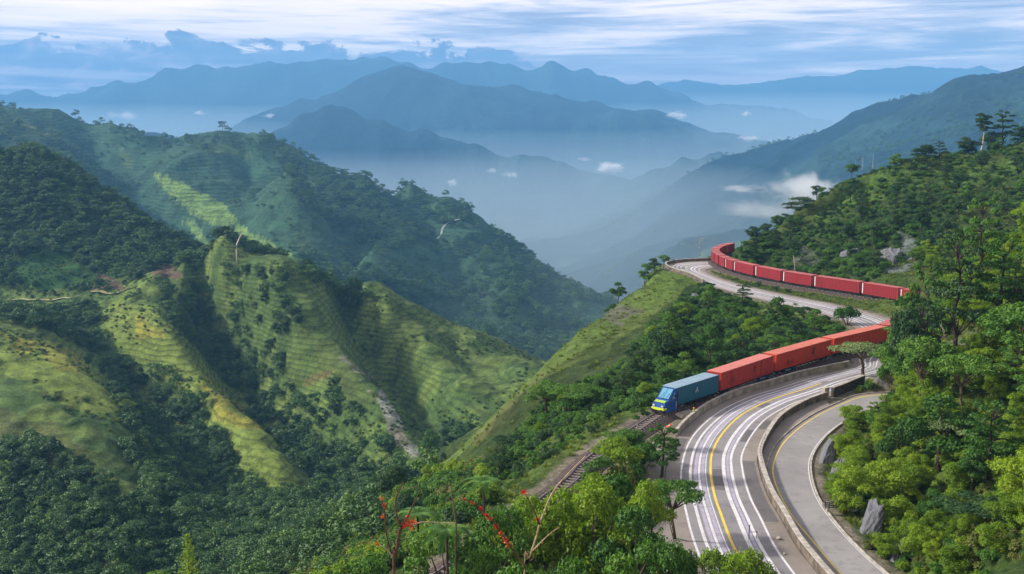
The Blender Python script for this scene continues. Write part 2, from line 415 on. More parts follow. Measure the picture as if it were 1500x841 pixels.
d_all = np.minimum(np.minimum(d_rail-3.2, d_road-1.0), d_inner-1.0)
# cut slopes rise steeply on the uphill side, fall more gently on the downhill side
w1 = np.where(Zs > ZB, np.where((SY < 175) & (SY > 92) & (SX > 30), 3.8, 7.0), 14.0)
Zs2 = blend(Zs, d_all, ZB-.12, 0.0, w1)
ZZ[r0:r1, c0:c1] = Zs2
BENCH = np.full(ZZ.shape, 99., np.float32); BENCH[r0:r1, c0:c1] = d_all

def grid_pos(x, y):
    s = x/y; return (s-SMIN)/(SMAX-SMIN)*(len(Sg)-1), np.interp(np.log(y), Tg, np.arange(len(Tg)))
def samp(arr, x, y):
    x = np.atleast_1d(np.asarray(x, float)); y = np.atleast_1d(np.asarray(y, float))
    a, b = grid_pos(x, y); a = np.clip(a, 0, len(Sg)-1.001); b = np.clip(b, 0, len(Tg)-1.001)
    i = a.astype(int); j = b.astype(int); fa = a-i; fb = b-j
    return (arr[j, i]*(1-fa)+arr[j, i+1]*fa)*(1-fb)+(arr[j+1, i]*(1-fa)+arr[j+1, i+1]*fa)*fb
def gz(x, y): return float(samp(ZZ, x, y)[0])

# what each point looks like from the lookout (u, v) and whether the land in front hides it
UU, VV = proj(XX, YY, ZZ)
EL = (ZZ/YY); HOR = np.maximum.accumulate(EL, axis=0)
VIS = EL >= HOR-.006
def poly_mask(poly, U, V):
    m = np.zeros(U.shape, bool); j = len(poly)-1
    for i in range(len(poly)):
        xi, yi = poly[i]; xj, yj = poly[j]
        c = ((yi > V) != (yj > V)) & (U < (xj-xi)*(V-yi)/(yj-yi+1e-9)+xi)
        m ^= c; j = i
    return m
def YY_(y): return y
def lookup(u, v, dmin=20, dmax=20000):
    """first place on the ground on the line of sight through (u, v)"""
    r = ray(u, v); y = np.exp(np.arange(math.log(dmin), math.log(dmax), .002)); k = y/r[1]
    z = samp(ZZ, r[0]*k, y); h = np.where(r[2]*k < z)[0]
    i = h[0] if len(h) else len(y)-1
    return np.array([r[0]*k[i], y[i], z[i]])

# ---------------------------------------------------------------- land cover
def cover(X, Y, Z, U, V):
    """returns rgb, forest density"""
    jU = U+(fbm(X, Y, 1, 1)*0)+(fbm(X, Y, 25, 3, .5, 3.)-.5)*np.clip(30*600/Y, 8, 70)
    jV = V+(fbm(X, Y, 25, 3, .5, 4.)-.5)*np.clip(24*600/Y, 8, 60)
    def reg(poly, ymin=0, ymax=1e9): return poly_mask(poly, jU, jV) & (Y > ymin) & (Y < ymax)
    n1 = fbm(X, Y, 60, 4, .55, 11.); n2 = fbm(X, Y, 220, 4, .55, 12.); n3 = fbm(X, Y, 14, 4, .6, 13.)
    rgb = np.zeros(X.shape+(3,), np.float32); TONE = np.array([.78, .90, .85], np.float32)
    def C(*c): return np.array(c, np.float32)
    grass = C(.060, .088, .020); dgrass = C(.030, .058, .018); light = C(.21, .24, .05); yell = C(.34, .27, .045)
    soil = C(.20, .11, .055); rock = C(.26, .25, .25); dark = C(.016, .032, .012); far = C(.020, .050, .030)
    t = sstep(.35, .65, n1)[..., None]; rgb[:] = dgrass*(1-t)+grass*t
    forest = np.zeros(X.shape, np.float32)
    L1 = (Y > 300) & (Y < 735); L1 &= (U < 900)
    # spurs of the middle hill are grassy, with sunlit paleness painted into the colour
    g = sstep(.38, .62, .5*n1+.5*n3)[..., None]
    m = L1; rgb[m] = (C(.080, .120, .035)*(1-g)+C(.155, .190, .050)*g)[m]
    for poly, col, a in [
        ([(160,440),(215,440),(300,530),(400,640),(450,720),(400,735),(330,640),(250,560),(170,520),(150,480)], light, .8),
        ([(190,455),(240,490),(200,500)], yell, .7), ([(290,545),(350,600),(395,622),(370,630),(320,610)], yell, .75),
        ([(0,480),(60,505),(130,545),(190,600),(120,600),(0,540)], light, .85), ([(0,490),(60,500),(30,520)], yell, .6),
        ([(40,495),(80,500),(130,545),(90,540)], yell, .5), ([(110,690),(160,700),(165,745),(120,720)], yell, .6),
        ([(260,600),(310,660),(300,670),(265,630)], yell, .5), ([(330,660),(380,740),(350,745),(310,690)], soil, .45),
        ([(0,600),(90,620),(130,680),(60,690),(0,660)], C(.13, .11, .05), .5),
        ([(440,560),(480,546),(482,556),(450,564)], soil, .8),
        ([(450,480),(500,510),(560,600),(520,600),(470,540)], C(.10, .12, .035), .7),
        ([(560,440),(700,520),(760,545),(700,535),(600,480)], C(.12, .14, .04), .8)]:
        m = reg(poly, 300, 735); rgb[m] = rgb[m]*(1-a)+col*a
    # rock slide on the right spur
    m = poly_mask([(548,565),(560,575),(578,605),(596,640),(612,668),(600,668),(575,640),(560,610)], U+(n3-.5)*26, V+(n3-.5)*10) & L1
    rgb[m] = C(.30, .27, .25)*(1-g[m])+C(.14, .11, .09)*g[m]
    m = poly_mask([(500,510),(550,560),(545,580),(505,530)], jU, jV) & L1 & (n3 > .55); rgb[m] = C(.22, .20, .14)
    for poly, dn in [
        ([(0,450),(140,445),(150,510),(225,580),(235,600),(160,540),(60,480),(0,470)], 1.),
        ([(150,540),(240,545),(300,600),(360,690),(430,745),(640,690),(700,640),(640,620),(660,700),(760,780),(300,900),(0,900),(0,640),(60,660),(170,740),(220,760),(200,690),(170,600)], 1.1),
        ([(225,430),(320,385),(420,400),(440,470),(400,500),(450,600),(530,690),(560,740),(470,720),(400,640),(330,560)], 1.1),
        ([(400,385),(540,425),(550,440),(500,445),(440,410)], .7),
        ([(470,560),(500,640),(560,700),(620,700),(560,650),(510,580)], .3),
        ([(140,430),(320,380),(330,400),(200,440)], .5)]:
        m = reg(poly, 290, 735); forest[m] = dn
    # ground near the valley line is always wooded
    m = (Y > 130) & (Y < 520) & (V > 735) & (U < 600+.3*(V-735)); forest[m] = np.maximum(forest[m], 1.)
    # wooded hill top left
    m = (Y > 700) & (Y < 1000) & (U < 420); forest[m] = 1.3
    m = reg([(10,410),(40,378),(90,374),(130,395),(130,412),(60,420)], 690, 900); forest[m] = 0; rgb[m] = C(.035, .085, .022)
    m = reg([(130,425),(140,395),(165,410),(185,425)], 690, 900) | reg([(225,400),(240,385),(280,405),(260,410)], 690, 900); forest[m] = 0; rgb[m] = C(.14, .085, .06)
    m = (V > 418+.0*U) & (Y > 690) & (Y < 800) & (U < 140); forest[m] = .35
    # second ridge
    m2 = (Y > 1000) & (Y < 2700) & (U < 1000)
    t2 = sstep(.42, .60, n2)[..., None]; rgb[m2] = (C(.046, .092, .052)*(1-t2)+C(.036, .070, .034)*t2)[m2]  # blue of the haze mixed into the ridge's ground colour
    forest[m2] = (sstep(.46, .60, .6*n2+.4*n1)*.60+.03)[m2]
    for poly, col, a, f in [
        ([(222,250),(250,262),(300,285),(330,300),(350,330),(430,375),(460,390),(400,375),(330,340),(290,318),(250,290)], C(.22, .30, .07), .9, 0.),
        ([(268,320),(285,325),(300,352),(310,360),(290,355)], C(.20, .28, .07), .8, 0.), ([(170,215),(200,230),(190,250),(175,235)], C(.10, .15, .05), .8, 0.),
        ([(10,165),(60,190),(110,215),(95,212),(40,190)], C(.13, .15, .06), .7, .1), ([(40,160),(75,185),(105,215),(85,200)], C(.10, .14, .05), .6, .1),
        ([(280,215),(340,210),(380,232),(330,232)], C(.09, .13, .04), .8, .1), ([(760,432),(790,440),(830,470),(800,462)], C(.12, .18, .05), .9, 0.),
        ([(410,290),(450,350),(470,380),(440,370)], C(.07, .11, .05), .6, .1), ([(600,290),(680,300),(700,325),(620,345)], C(.05, .09, .04), .5, .9),
        ([(400,215),(470,260),(560,300),(640,350),(560,370),(440,300)], C(.035, .06, .03), .6, .95)]:
        m = reg(poly, 1000, 2700); rgb[m] = rgb[m]*(1-a)+col*a; forest[m] = f
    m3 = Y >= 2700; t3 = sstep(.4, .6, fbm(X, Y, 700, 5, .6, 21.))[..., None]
    rgb[m3] = (C(.006, .020, .036)*(1-t3)+C(.026, .052, .055)*t3)[m3]  # haze blue is put into the far land's own colour
    # near side: flank, shelf between the two legs, right hills
    mn = (Y < 470) & ((U > 640) | (Y < 240))
    gn = sstep(.36, .64, .5*n1+.5*n3)[..., None]
    rgb[mn] = (C(.045, .068, .018)*(1-gn)+C(.088, .105, .028)*gn)[mn]
    forest[mn] = (sstep(.50, .66, .5*n1+.5*n3)*.25+(YY_(Y) > 280)*(U > 1060)*.45)[mn]
    for poly, col, a, f, y0, y1 in [
        ([(1000,385),(1020,405),(960,440),(900,470),(820,540),(760,600),(690,660),(620,730),(560,800),(560,720),(700,620),(800,520),(900,440),(960,400)], C(.105, .140, .036), .80, .03, 60, 400),
        ([(1130,435),(1230,460),(1250,478),(1180,480),(1110,455)], C(.10, .15, .03), .8, .05, 200, 300),
        ([(950,395),(1010,390),(1030,405),(960,430)], C(.10, .15, .03), .7, .05, 250, 380),
        ([(880,455),(910,440),(935,448),(900,470)], C(.13, .11, .10), .8, 0., 200, 380), ([(1000,440),(1040,425),(1030,440),(1000,450)], C(.14, .12, .10), .8, 0., 200, 380),
        ([(700,640),(760,590),(800,540),(810,545),(770,610),(710,660)], C(.13, .11, .05), .6, 0., 150, 300),
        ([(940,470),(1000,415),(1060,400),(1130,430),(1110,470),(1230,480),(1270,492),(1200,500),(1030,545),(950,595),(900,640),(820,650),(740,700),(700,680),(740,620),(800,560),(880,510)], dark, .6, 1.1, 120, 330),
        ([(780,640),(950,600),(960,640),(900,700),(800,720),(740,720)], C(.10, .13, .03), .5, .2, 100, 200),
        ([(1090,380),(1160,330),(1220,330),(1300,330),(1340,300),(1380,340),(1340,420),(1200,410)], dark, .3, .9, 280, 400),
        ([(1280,380),(1325,345),(1335,400),(1290,410)], C(.15, .15, .17), .8, .05, 280, 400), ([(1160,375),(1190,365),(1200,395),(1165,395)], C(.12, .12, .13), .6, .2, 280, 400),
        ([(1180,310),(1300,250),(1500,225),(1500,250),(1350,275),(1250,300),(1180,325)], C(.09, .14, .03), .8, .5, 300, 470),
        ([(1400,300),(1500,290),(1500,400),(1420,380)], C(.15, .18, .04), .8, .2, 120, 260),
        ([(1340,700),(1500,560),(1500,700),(1400,841),(1330,841)], C(.12, .16, .03), .7, .3, 60, 180)]:
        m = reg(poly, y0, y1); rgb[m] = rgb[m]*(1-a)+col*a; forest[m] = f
    return rgb*TONE, forest
RGB, FOR = cover(XX, YY, ZZ, UU, VV)
# bare verge along road and railway
cut = (ZZ > ZB+.5) & (BENCH > .7) & (BENCH < 3.0) & (YY < 175) & (YY > 97) & (XX > 30); RGB[cut] = np.array([.15, .14, .135], np.float32)
k = (1-sstep(.1, 1.3, BENCH))[..., None]; RGB[:] = RGB*(1-k)+np.array([.17, .15, .12], np.float32)*k
FOR[BENCH < 3.0] = 0
RGB *= (.80+.4*fbm(XX, YY, 5, 3, .6, 31.))[..., None]

def land_material(name, near_scale, fine, terr=0.):
    m = bpy.data.materials.new(name); m.use_nodes = True; T = NT(m.node_tree)
    b = T.n['Principled BSDF']; b.inputs['Roughness'].default_value = .95; b.inputs['Specular IOR Level'].default_value = .1
    at = T.node('ShaderNodeAttribute', attribute_name='cover').outputs['Color']
    co = T.node('ShaderNodeTexCoord').outputs['Object']
    f1 = T.noise(co, near_scale, 6., .65); f2 = T.noise(co, fine, 5., .7)
    k = T.math('ADD', T.math('MULTIPLY', T.maprange(f1, .3, .7), .75), T.math('MULTIPLY', T.maprange(f2, .3, .7), .75))
    col = T.mix(1., at, T.comb(T.math('ADD', k, .30), T.math('ADD', k, .32), T.math('ADD', k, .25)), 'MULTIPLY')
    h = T.math('ADD', T.math('MULTIPLY', f1, .7), T.math('MULTIPLY', f2, .5))
    if terr:
        z = T.xyz(co)[2]
        w = T.math('ADD', T.math('MULTIPLY', z, 6.283/terr), T.math('ADD', T.math('MULTIPLY', T.noise(co, .012, 3.), 22.), T.math('MULTIPLY', T.noise(co, .06, 3.), 5.)))
        sn = T.math('SINE', w); msk = T.maprange(T.noise(co, .006, 3.), .38, .50)
        t = T.math('MULTIPLY', sn, msk)
        col = T.mix(T.math('MULTIPLY', T.maprange(t, .0, .9), .42), col, (.022, .040, .016))
        h = T.math('ADD', h, T.math('MULTIPLY', t, .12))
    T.put(b.inputs['Base Color'], col)
    bn = T.node('ShaderNodeBump'); bn.inputs['Strength'].default_value = .9; bn.inputs['Distance'].default_value = 1.2/near_scale*.12
    T.put(bn.inputs['Height'], h); T.l.new(bn.outputs[0], b.inputs['Normal'])
    return m
def chunk(name, ra, rb, ca, cb, material):
    X, Y, Z = XX[ra:rb, ca:cb], YY[ra:rb, ca:cb], ZZ[ra:rb, ca:cb]
    nr, nc = X.shape; idx = np.arange(nr*nc).reshape(nr, nc)
    F = np.stack([idx[:-1, :-1], idx[:-1, 1:], idx[1:, 1:], idx[1:, :-1]], -1).reshape(-1, 4)
    me = np_mesh(name, np.stack([X, Y, Z], -1).reshape(-1, 3), F, [material], smooth=True)
    a = me.color_attributes.new('cover', 'FLOAT_COLOR', 'POINT')
    c = np.ones((nr*nc, 4), np.float32); c[:, :3] = RGB[ra:rb, ca:cb].reshape(-1, 3); a.data.foreach_set('color', c.ravel())
    return tag(link(name, me), kind='structure')
ia = int(np.searchsorted(Tg, math.log(300))); ib = int(np.searchsorted(Tg, math.log(1000))); ic = int(np.searchsorted(Tg, math.log(2700)))
chunk('ground', 0, ia+1, 0, len(Sg), land_material('near_ground', .25, 1.6))
chunk('hillside', ia, ib+1, 0, len(Sg), land_material('hill_ground', .12, .8, 2.8))
chunk('hills', ib, ic+1, 0, len(Sg), land_material('ridge_ground', .03, .2, 6.5))
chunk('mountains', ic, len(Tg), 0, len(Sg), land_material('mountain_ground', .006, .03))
# the hill the lookout stands on, behind and beside the camera
hb = MB(); nx = 24
vs = []
for j in range(10):
    for i in range(nx+1):
        y = Y0-j*14; x = (i/nx-.5)*(60+j*60); vs.append((x, y, gz(max(-9, min(9, x)), 12.01)*(1-j/14)-abs(x)*.25*(1 if x < 0 else -.2)-.3))
hb.add(vs, [(j*(nx+1)+i, j*(nx+1)+i+1, (j+1)*(nx+1)+i+1, (j+1)*(nx+1)+i) for j in range(9) for i in range(nx)])
tag(hb.build('lookout_hill', mat('lookout_grass', (.06, .09, .02), .95, .4, .5), smooth=True), kind='structure')

# ---------------------------------------------------------------- air
def vol_mat(name, color, dens, aniso=0.):
    m = bpy.data.materials.new(name); m.use_nodes = True; T = NT(m.node_tree); T.n.clear()
    pv = T.node('ShaderNodeVolumePrincipled'); pv.inputs['Color'].default_value = color+(1,); pv.inputs['Density'].default_value = dens
    pv.inputs['Anisotropy'].default_value = aniso
    T.l.new(pv.outputs[0], T.node('ShaderNodeOutputMaterial').inputs['Volume']); return m
hz = MB(); hz.box((0, 7500, -200), (44000, 15800, 3000))
tag(hz.build('haze', vol_mat('haze_air', (.22, .57, 1.0), 1/9500.)), kind='stuff')
# a thicker layer lies in the valleys, its top rising with the mountains' own valleys
mz = MB()
prof = [(y if y <= 5000 else near_d(y), z*(1 if y <= 5000 else near_d(y)/y)) for y, z in [(560, -260), (1200, -225), (1700, -185), (2300, -150), (3000, -130), (4000, -112), (5000, -90), (6500, -50), (8000, 30), (10000, 140), (12000, 260), (14000, 385), (16000, 520), (18500, 700), (21000, 880), (24400, 1150)]]
n = len(prof); vs = [(-20000, y, z) for y, z in prof]+[(20000, y, z) for y, z in prof]+[(-20000, y, -1650) for y, z in prof]+[(20000, y, -1650) for y, z in prof]
fs = []
for i in range(n-1): fs += [(i, i+1, n+i+1, n+i), (2*n+i, 3*n+i, 3*n+i+1, 2*n+i+1), (i, 2*n+i, 2*n+i+1, i+1), (n+i, n+i+1, 3*n+i+1, 3*n+i)]
fs += [(0, n, 3*n, 2*n), (n-1, 3*n-1, 4*n-1, 2*n-1)]
mz.add(vs, fs)
tag(mz.build('valley_mist', vol_mat('valley_mist_air', (.78, .94, 1.0), 1/4200.)), kind='stuff')
# ---------------------------------------------------------------- roads
def resample(L, step):
    d = np.r_[0, np.cumsum(np.linalg.norm(np.diff(L, axis=0), axis=1))]; n = max(2, int(d[-1]/step)); t = np.linspace(0, d[-1], n)
    return np.stack([np.interp(t, d, L[:, 0]), np.interp(t, d, L[:, 1])], 1)
def pair(Lo, Li, step=1.2):
    """points along Lo with their partners across the road on Li"""
    A_ = resample(Lo, step); B0 = resample(Li, .25)
    idx = np.array([np.argmin(((B0-p)**2).sum(1)) for p in A_], float)
    idx = np.maximum.accumulate(idx); k = 15
    idx = np.convolve(np.pad(idx, k, mode='edge'), np.ones(2*k+1)/(2*k+1), 'valid')
    i = np.clip(idx.astype(int), 0, len(B0)-2); f = (idx-i)[:, None]
    return A_, B0[i]*(1-f)+B0[i+1]*f
def strip(name, A_, B_, z, material, kind='structure'):
    n = len(A_); V = np.concatenate([np.c_[A_, np.full(n, z)], np.c_[B_, np.full(n, z)]])
    i = np.arange(n-1); F = np.stack([i, i+1, n+i+1, n+i], 1)
    o = link(name, np_mesh(name, V, F, [material]))
    # faces look up
    me = o.data
    if me.polygons[0].normal.z < 0: me.flip_normals()
    return tag(o, kind=kind)
def asphalt(name, c, worn):
    m = bpy.data.materials.new(name); m.use_nodes = True; T = NT(m.node_tree); b = T.n['Principled BSDF']
    co = T.node('ShaderNodeTexCoord').outputs['Object']
    a = T.noise(co, .09, 4., .6); g = T.noise(co, 6., 3., .7); st = T.noise(co, .7, 5., .7)
    col = T.mix(T.maprange(a, .35, .65), c, worn); col = T.mix(T.math('MULTIPLY', T.maprange(st, .48, .70), .55), col, tuple(x*.6 for x in c))
    col = T.mix(T.math('MULTIPLY', g, .25), col, tuple(x*1.5 for x in worn))
    T.put(b.inputs['Base Color'], col); b.inputs['Roughness'].default_value = .75; b.inputs['Specular IOR Level'].default_value = .35
    bn = T.node('ShaderNodeBump'); bn.inputs['Strength'].default_value = .3; bn.inputs['Distance'].default_value = .02
    T.put(bn.inputs['Height'], g); T.l.new(bn.outputs[0], b.inputs['Normal']); return m
M_ASP = asphalt('asphalt', (.19, .18, .185), (.27, .26, .265)); M_ASP2 = asphalt('pale_asphalt', (.22, .215, .21), (.30, .29, .285))
M_SH = asphalt('shoulder_asphalt', (.20, .175, .15), (.27, .24, .21))
M_CONC = mat('concrete', (.34, .31, .27), .9, .35, .6, .5, bscale=4.)
M_CONCD = mat('dark_concrete', (.15, .125, .10), .95, .5, .8, .6, bscale=3.)
M_CAP = mat('pale_concrete', (.42, .39, .34), .9, .3, 1.2, .3)
def worn_paint(name, c, under, k=.5):
    m = bpy.data.materials.new(name); m.use_nodes = True; T = NT(m.node_tree); b = T.n['Principled BSDF']
    co = T.node('ShaderNodeTexCoord').outputs['Object']
    T.put(b.inputs['Base Color'], T.mix(T.math('MULTIPLY', T.maprange(T.noise(co, 1.3, 6., .75), .42, .72), k), c, under)); b.inputs['Roughness'].default_value = .6
    return m
M_WHITE = worn_paint('white_line_and_trail_paint', (.72, .71, .72), (.30, .29, .30)); M_YEL = worn_paint('yellow_road_paint', (.85, .62, .05), (.4, .3, .1))
M_LILAC = worn_paint('lilac_road_band', (.42, .40, .50), (.24, .23, .25), .8)
RA, RB = pair(E_OUT, E_IN)
def lane(f): return RA*(1-f)+RB*f
ZR = ZB
strip('road', lane(.150), lane(.835), ZR, M_ASP)
strip('road_shoulder', lane(0), lane(.150), ZR, M_SH)
strip('road_shoulder', lane(.835), lane(1), ZR, M_SH)
def road_len():
    c = lane(.5); return np.r_[0, np.cumsum(np.linalg.norm(np.diff(c, axis=0), axis=1))]
RL = road_len()
def painted(f0, f1, m, k=1, a=0, b=1e9, taper=False):
    s = (RL >= a) & (RL <= b); A_, B_ = lane(f0)[s], lane(f1)[s]
    strip('road_line_and_trail', A_, B_, ZR+.004*k, m)
wd = .012
for f, w, a, b in [(.165, .010, 0, 1e9), (.262, .014, 0, 1e9), (.355, .013, 0, 1e9), (.425, .006, 0, 120), (.62, .019, 0, 1e9), (.705, .015, 0, 1e9), (.822, .010, 0, 1e9)]:
    painted(f-w, f+w, M_WHITE, 2, a, b)  # white lines include vehicle light trails laid down as paint
painted(.478-.012, .478+.012, M_YEL, 2, 0, 95); painted(.478-.010, .478+.010, M_WHITE, 2, 96.5)
painted(.30, .335, M_LILAC, 1, 0, 110); painted(.375, .412, M_LILAC, 1, 0, 110); painted(.65, .680, M_LILAC, 1, 0, 90)  # faint lilac bands between the white lines
M_PATCH = asphalt('patched_asphalt', (.10, .095, .095), (.15, .14, .14)); M_CRACK = mat('tar_seal', (.05, .048, .045), .6)
for f0, f1, a_, b_ in [(.50, .60, 30, 39), (.73, .81, 52, 60), (.84, .97, 20, 44), (.84, .93, 60, 66), (.50, .59, 72, 76), (.02, .13, 40, 52)]: painted(f0, f1, M_PATCH, 1, a_, b_)
IA, IB = pair(I_LEFT, I_RIGHT)
def ilane(f): return IA*(1-f)+IB*f
strip('slip_road', ilane(.0), ilane(1.), ZR, M_ASP2)
strip('road_line_and_trail', ilane(.115), ilane(.145), ZR+.004, M_YEL); strip('road_line_and_trail', ilane(.965), ilane(.985), ZR+.004, M_WHITE)
strip('road_edge', ilane(0), ilane(.10), ZR+.004, M_SH)
def offs(L, d):
    t = np.gradient(L, axis=0); t /= np.linalg.norm(t, axis=1)[:, None]+1e-9
    return L+np.stack([t[:, 1], -t[:, 0]], 1)*d
def wall_mb(mb, L, d0, d1, z0, z1, material, step=None):
    a, b = offs(L, d0), offs(L, d1); n = len(L)
    vs = [(*a[i], z0) for i in range(n)]+[(*a[i], z1) for i in range(n)]+[(*b[i], z1) for i in range(n)]+[(*b[i], z0) for i in range(n)]
    fs = []
    for i in range(n-1):
        for k in range(3): fs.append((k*n+i, k*n+i+1, (k+1)*n+i+1, (k+1)*n+i))
    fs += [(0, n, 2*n, 3*n), (n-1, 4*n-1, 3*n-1, 2*n-1)]
    mb.add(vs, fs, material)
def cut_line(L, f0, f1):
    """the part of a polyline between the pixels' nearest points"""
    i0 = np.argmin(((L-G(*f0)[:2])**2).sum(1)); i1 = np.argmin(((L-G(*f1)[:2])**2).sum(1)); return L[i0:i1+1]
def concrete_wall(name, L, side, h, th, label, posts=True, m=M_CONC, cat='wall', cap=M_CAP, z0=ZB-.3):
    """wall beside the line, on its side (+1 right of travel)"""
    c = L[len(L)//2]; root = empty(name, (0, 0, 0)); tag(root, label, cat)
    mb = MB(); wall_mb(mb, L, side*.1, side*(.1+th), z0, ZB+h, m); mb.build('wall_face', None, root)
    mb = MB(); wall_mb(mb, L, side*.04, side*(.16+th), ZB+h, ZB+h+.12, cap); mb.build('coping', None, root)
    if posts:
        Lr = resample(L, 6.); t = np.gradient(Lr, axis=0)
        pm = None
        for i in range(1, len(Lr)-1):
            an = math.atan2(t[i][1], t[i][0])
            if pm is None:
                b = MB(); b.box((0, 0, h/2), (.18, th+.14, h), cap); pm = b.mesh('pilaster')
            q = offs(Lr, side*(.1+th/2))[i]; o = link('pilaster', pm, root, (q[0], q[1], ZB-.0)); o.rotation_euler = (0, 0, an)
    return root
Lw = resample(cut_line(E_OUT, (995, 638), (1240, 538)), 1.0)
concrete_wall('parapet_wall', Lw, -1, 1.0, .32, 'long pale concrete parapet curving between the train and the wide road')
Lh = resample(E_OUT[(E_OUT[:, 1] > 300)], 1.0)
concrete_wall('parapet_wall', Lh, -1, .9, .3, 'low brown wall round the far hairpin bend below the bare tree', posts=False, m=M_CONCD)
Lm = resample(cut_line(E_IN, (1240, 890), (1205, 584)), 1.0)
concrete_wall('median_wall', Lm, 1, 1.05, .45, 'brown concrete wall with a pale cap between the wide road and the slip road', m=M_CONCD, posts=False)
Ls = resample(cut_line(E_IN, (1212, 581), (1262, 562)), .8)
concrete_wall('stone_wall', Ls, 1, 1.5, .5, 'short dark stone wall at the upper end of the slip road', m=mat('dark_stone', (.07, .065, .055), .95, .6, 2.5, .8), posts=False, cap=M_CONC)
gA, gB = pair(Lm, I_LEFT); strip('road_edge', offs(gA, .5), gB, ZR-.02, M_SH)
q = G(1208.5, 583); b = MB(); b.box((0, 0, .85), (1.1, .7, 1.7), M_CONC); b.box((0, 0, 1.76), (1.24, .84, .12), M_CAP); b.box((0, 0, .12), (1.3, .9, .24), M_CONC)
o = b.build('pillar', None, None, loc=(q[0], q[1], ZB)); o.rotation_euler = (0, 0, .6)
tag(o, 'square pale concrete pillar between the brown median wall and the dark stone wall', 'pillar')
# kerb and drain on the hill side of the slip road
kb = MB(); Lk = resample(I_RIGHT, 1.2); wall_mb(kb, Lk, .05, .25, ZB-.3, ZB+.13, M_CAP)
tag(kb.build('kerb'), kind='structure')
kb = MB(); wall_mb(kb, resample(I_LEFT, 1.2), -.02, -.2, ZB-.3, ZB+.13, M_CONC); tag(kb.build('kerb'), kind='structure')
# paved footway on the outside of the bend
Lf = resample(cut_line(E_OUT, (1000, 860), (985, 655)), 1.0)
fa, fb = offs(Lf, -.1), offs(Lf, -2.6); strip('pavement', fa, fb, ZB+.03, M_SH)
kb = MB(); wall_mb(kb, Lf, -2.6, -2.85, ZB-.5, ZB+.35, M_CONC); tag(kb.build('footway_edge'), 'low concrete edging along the outer footway of the bend', 'kerb')
# white marker blocks on the median wall
mk = MB(); mk.box((0, 0, .17), (.16, .20, .34), M_WHITE); mk.box((0, 0, .36), (.10, .14, .04), M_WHITE); mk.box((0, 0, .02), (.24, .3, .04), M_CONC); mkm = mk.mesh('marker_block')
Lr = offs(resample(cut_line(E_IN, (1113, 690), (1116, 652)), 1.15), .32)
for i, p in enumerate(Lr):
    o = link('marker_block', mkm, None, (p[0], p[1], ZB+1.16)); o.rotation_euler = (0, 0, 1.5)
    ORD = ['first', 'second', 'third', 'fourth', 'fifth', 'sixth', 'seventh', 'eighth', 'ninth', 'tenth', 'eleventh', 'twelfth']
    tag(o, ORD[min(i, 11)]+' white marker block from the near end of the row on the median wall', 'marker block', 'white marker blocks on the median wall')

# ---------------------------------------------------------------- railway
M_BAL = mat('ballast', (.075, .055, .050), 1., .6, 4., 1., bscale=9.); M_RAILM = mat('rail_steel', (.30, .27, .26), .35, .2, 3., metal=.8)
M_SLP = mat('sleeper_wood', (.22, .19, .18), .9, .4, 2.)
RS = resample(RAIL, 1.0); rd = np.r_[0, np.cumsum(np.linalg.norm(np.diff(RS, axis=0), axis=1))]
def rail_at(s):
    p = np.array([np.interp(s, rd, RS[:, 0]), np.interp(s, rd, RS[:, 1])]); q = np.array([np.interp(s+.5, rd, RS[:, 0]), np.interp(s+.5, rd, RS[:, 1])])
    return p, math.atan2(*(q-p)[::-1])
n = len(RS); prof_ = [(-2.5, -.1), (-1.45, .34), (1.45, .34), (2.5, -.1)]
vs = []
for d, z in prof_: vs += [(*p, ZB+z) for p in offs(RS, d)]
mb = MB(); mb.add(vs, [(k*n+i, k*n+i+1, (k+1)*n+i+1, (k+1)*n+i) for k in range(3) for i in range(n-1)], M_BAL)
tag(mb.build('railway_ballast'), kind='structure')
track = empty('railway_track', (*RS[0], ZB)); tag(track, 'railway track on dark ballast, bare rails and pale sleepers in front of the blue engine', 'railway track')
ox, oy, oz = track.location
RS2 = resample(RAIL, .6); rd2 = np.r_[0, np.cumsum(np.linalg.norm(np.diff(RS2, axis=0), axis=1))]
for sd in (-.72, .72):
    mb = MB(); wall_mb(mb, RS2, sd-.05, sd+.05, ZB+.42, ZB+.60, M_RAILM); me = mb.mesh('rail')
    me.transform(Matrix.Translation((-ox, -oy, -oz))); link('rail', me, track)
b = MB(); b.box((0, 0, 0), (.26, 2.3, .16), M_SLP); slm = b.mesh('sleeper')
vs = []; fs = []
s_ = .4; k = 0
more = MB()
while s_ < rd[-1]-1:
    p, an = rail_at(s_)
    if s_ < 100:
        o = link('sleeper', slm, track, (p[0]-ox, p[1]-oy, .39)); o.rotation_euler = (0, 0, an)
    else: more.box((p[0]-ox, p[1]-oy, .39), (.26, 2.3, .16), M_SLP, Matrix.Rotation(an, 3, 'Z'))
    s_ += 1.0 if s_ < 100 else 1.4; k += 1
tag(more.build('sleepers', None, track), kind='stuff')
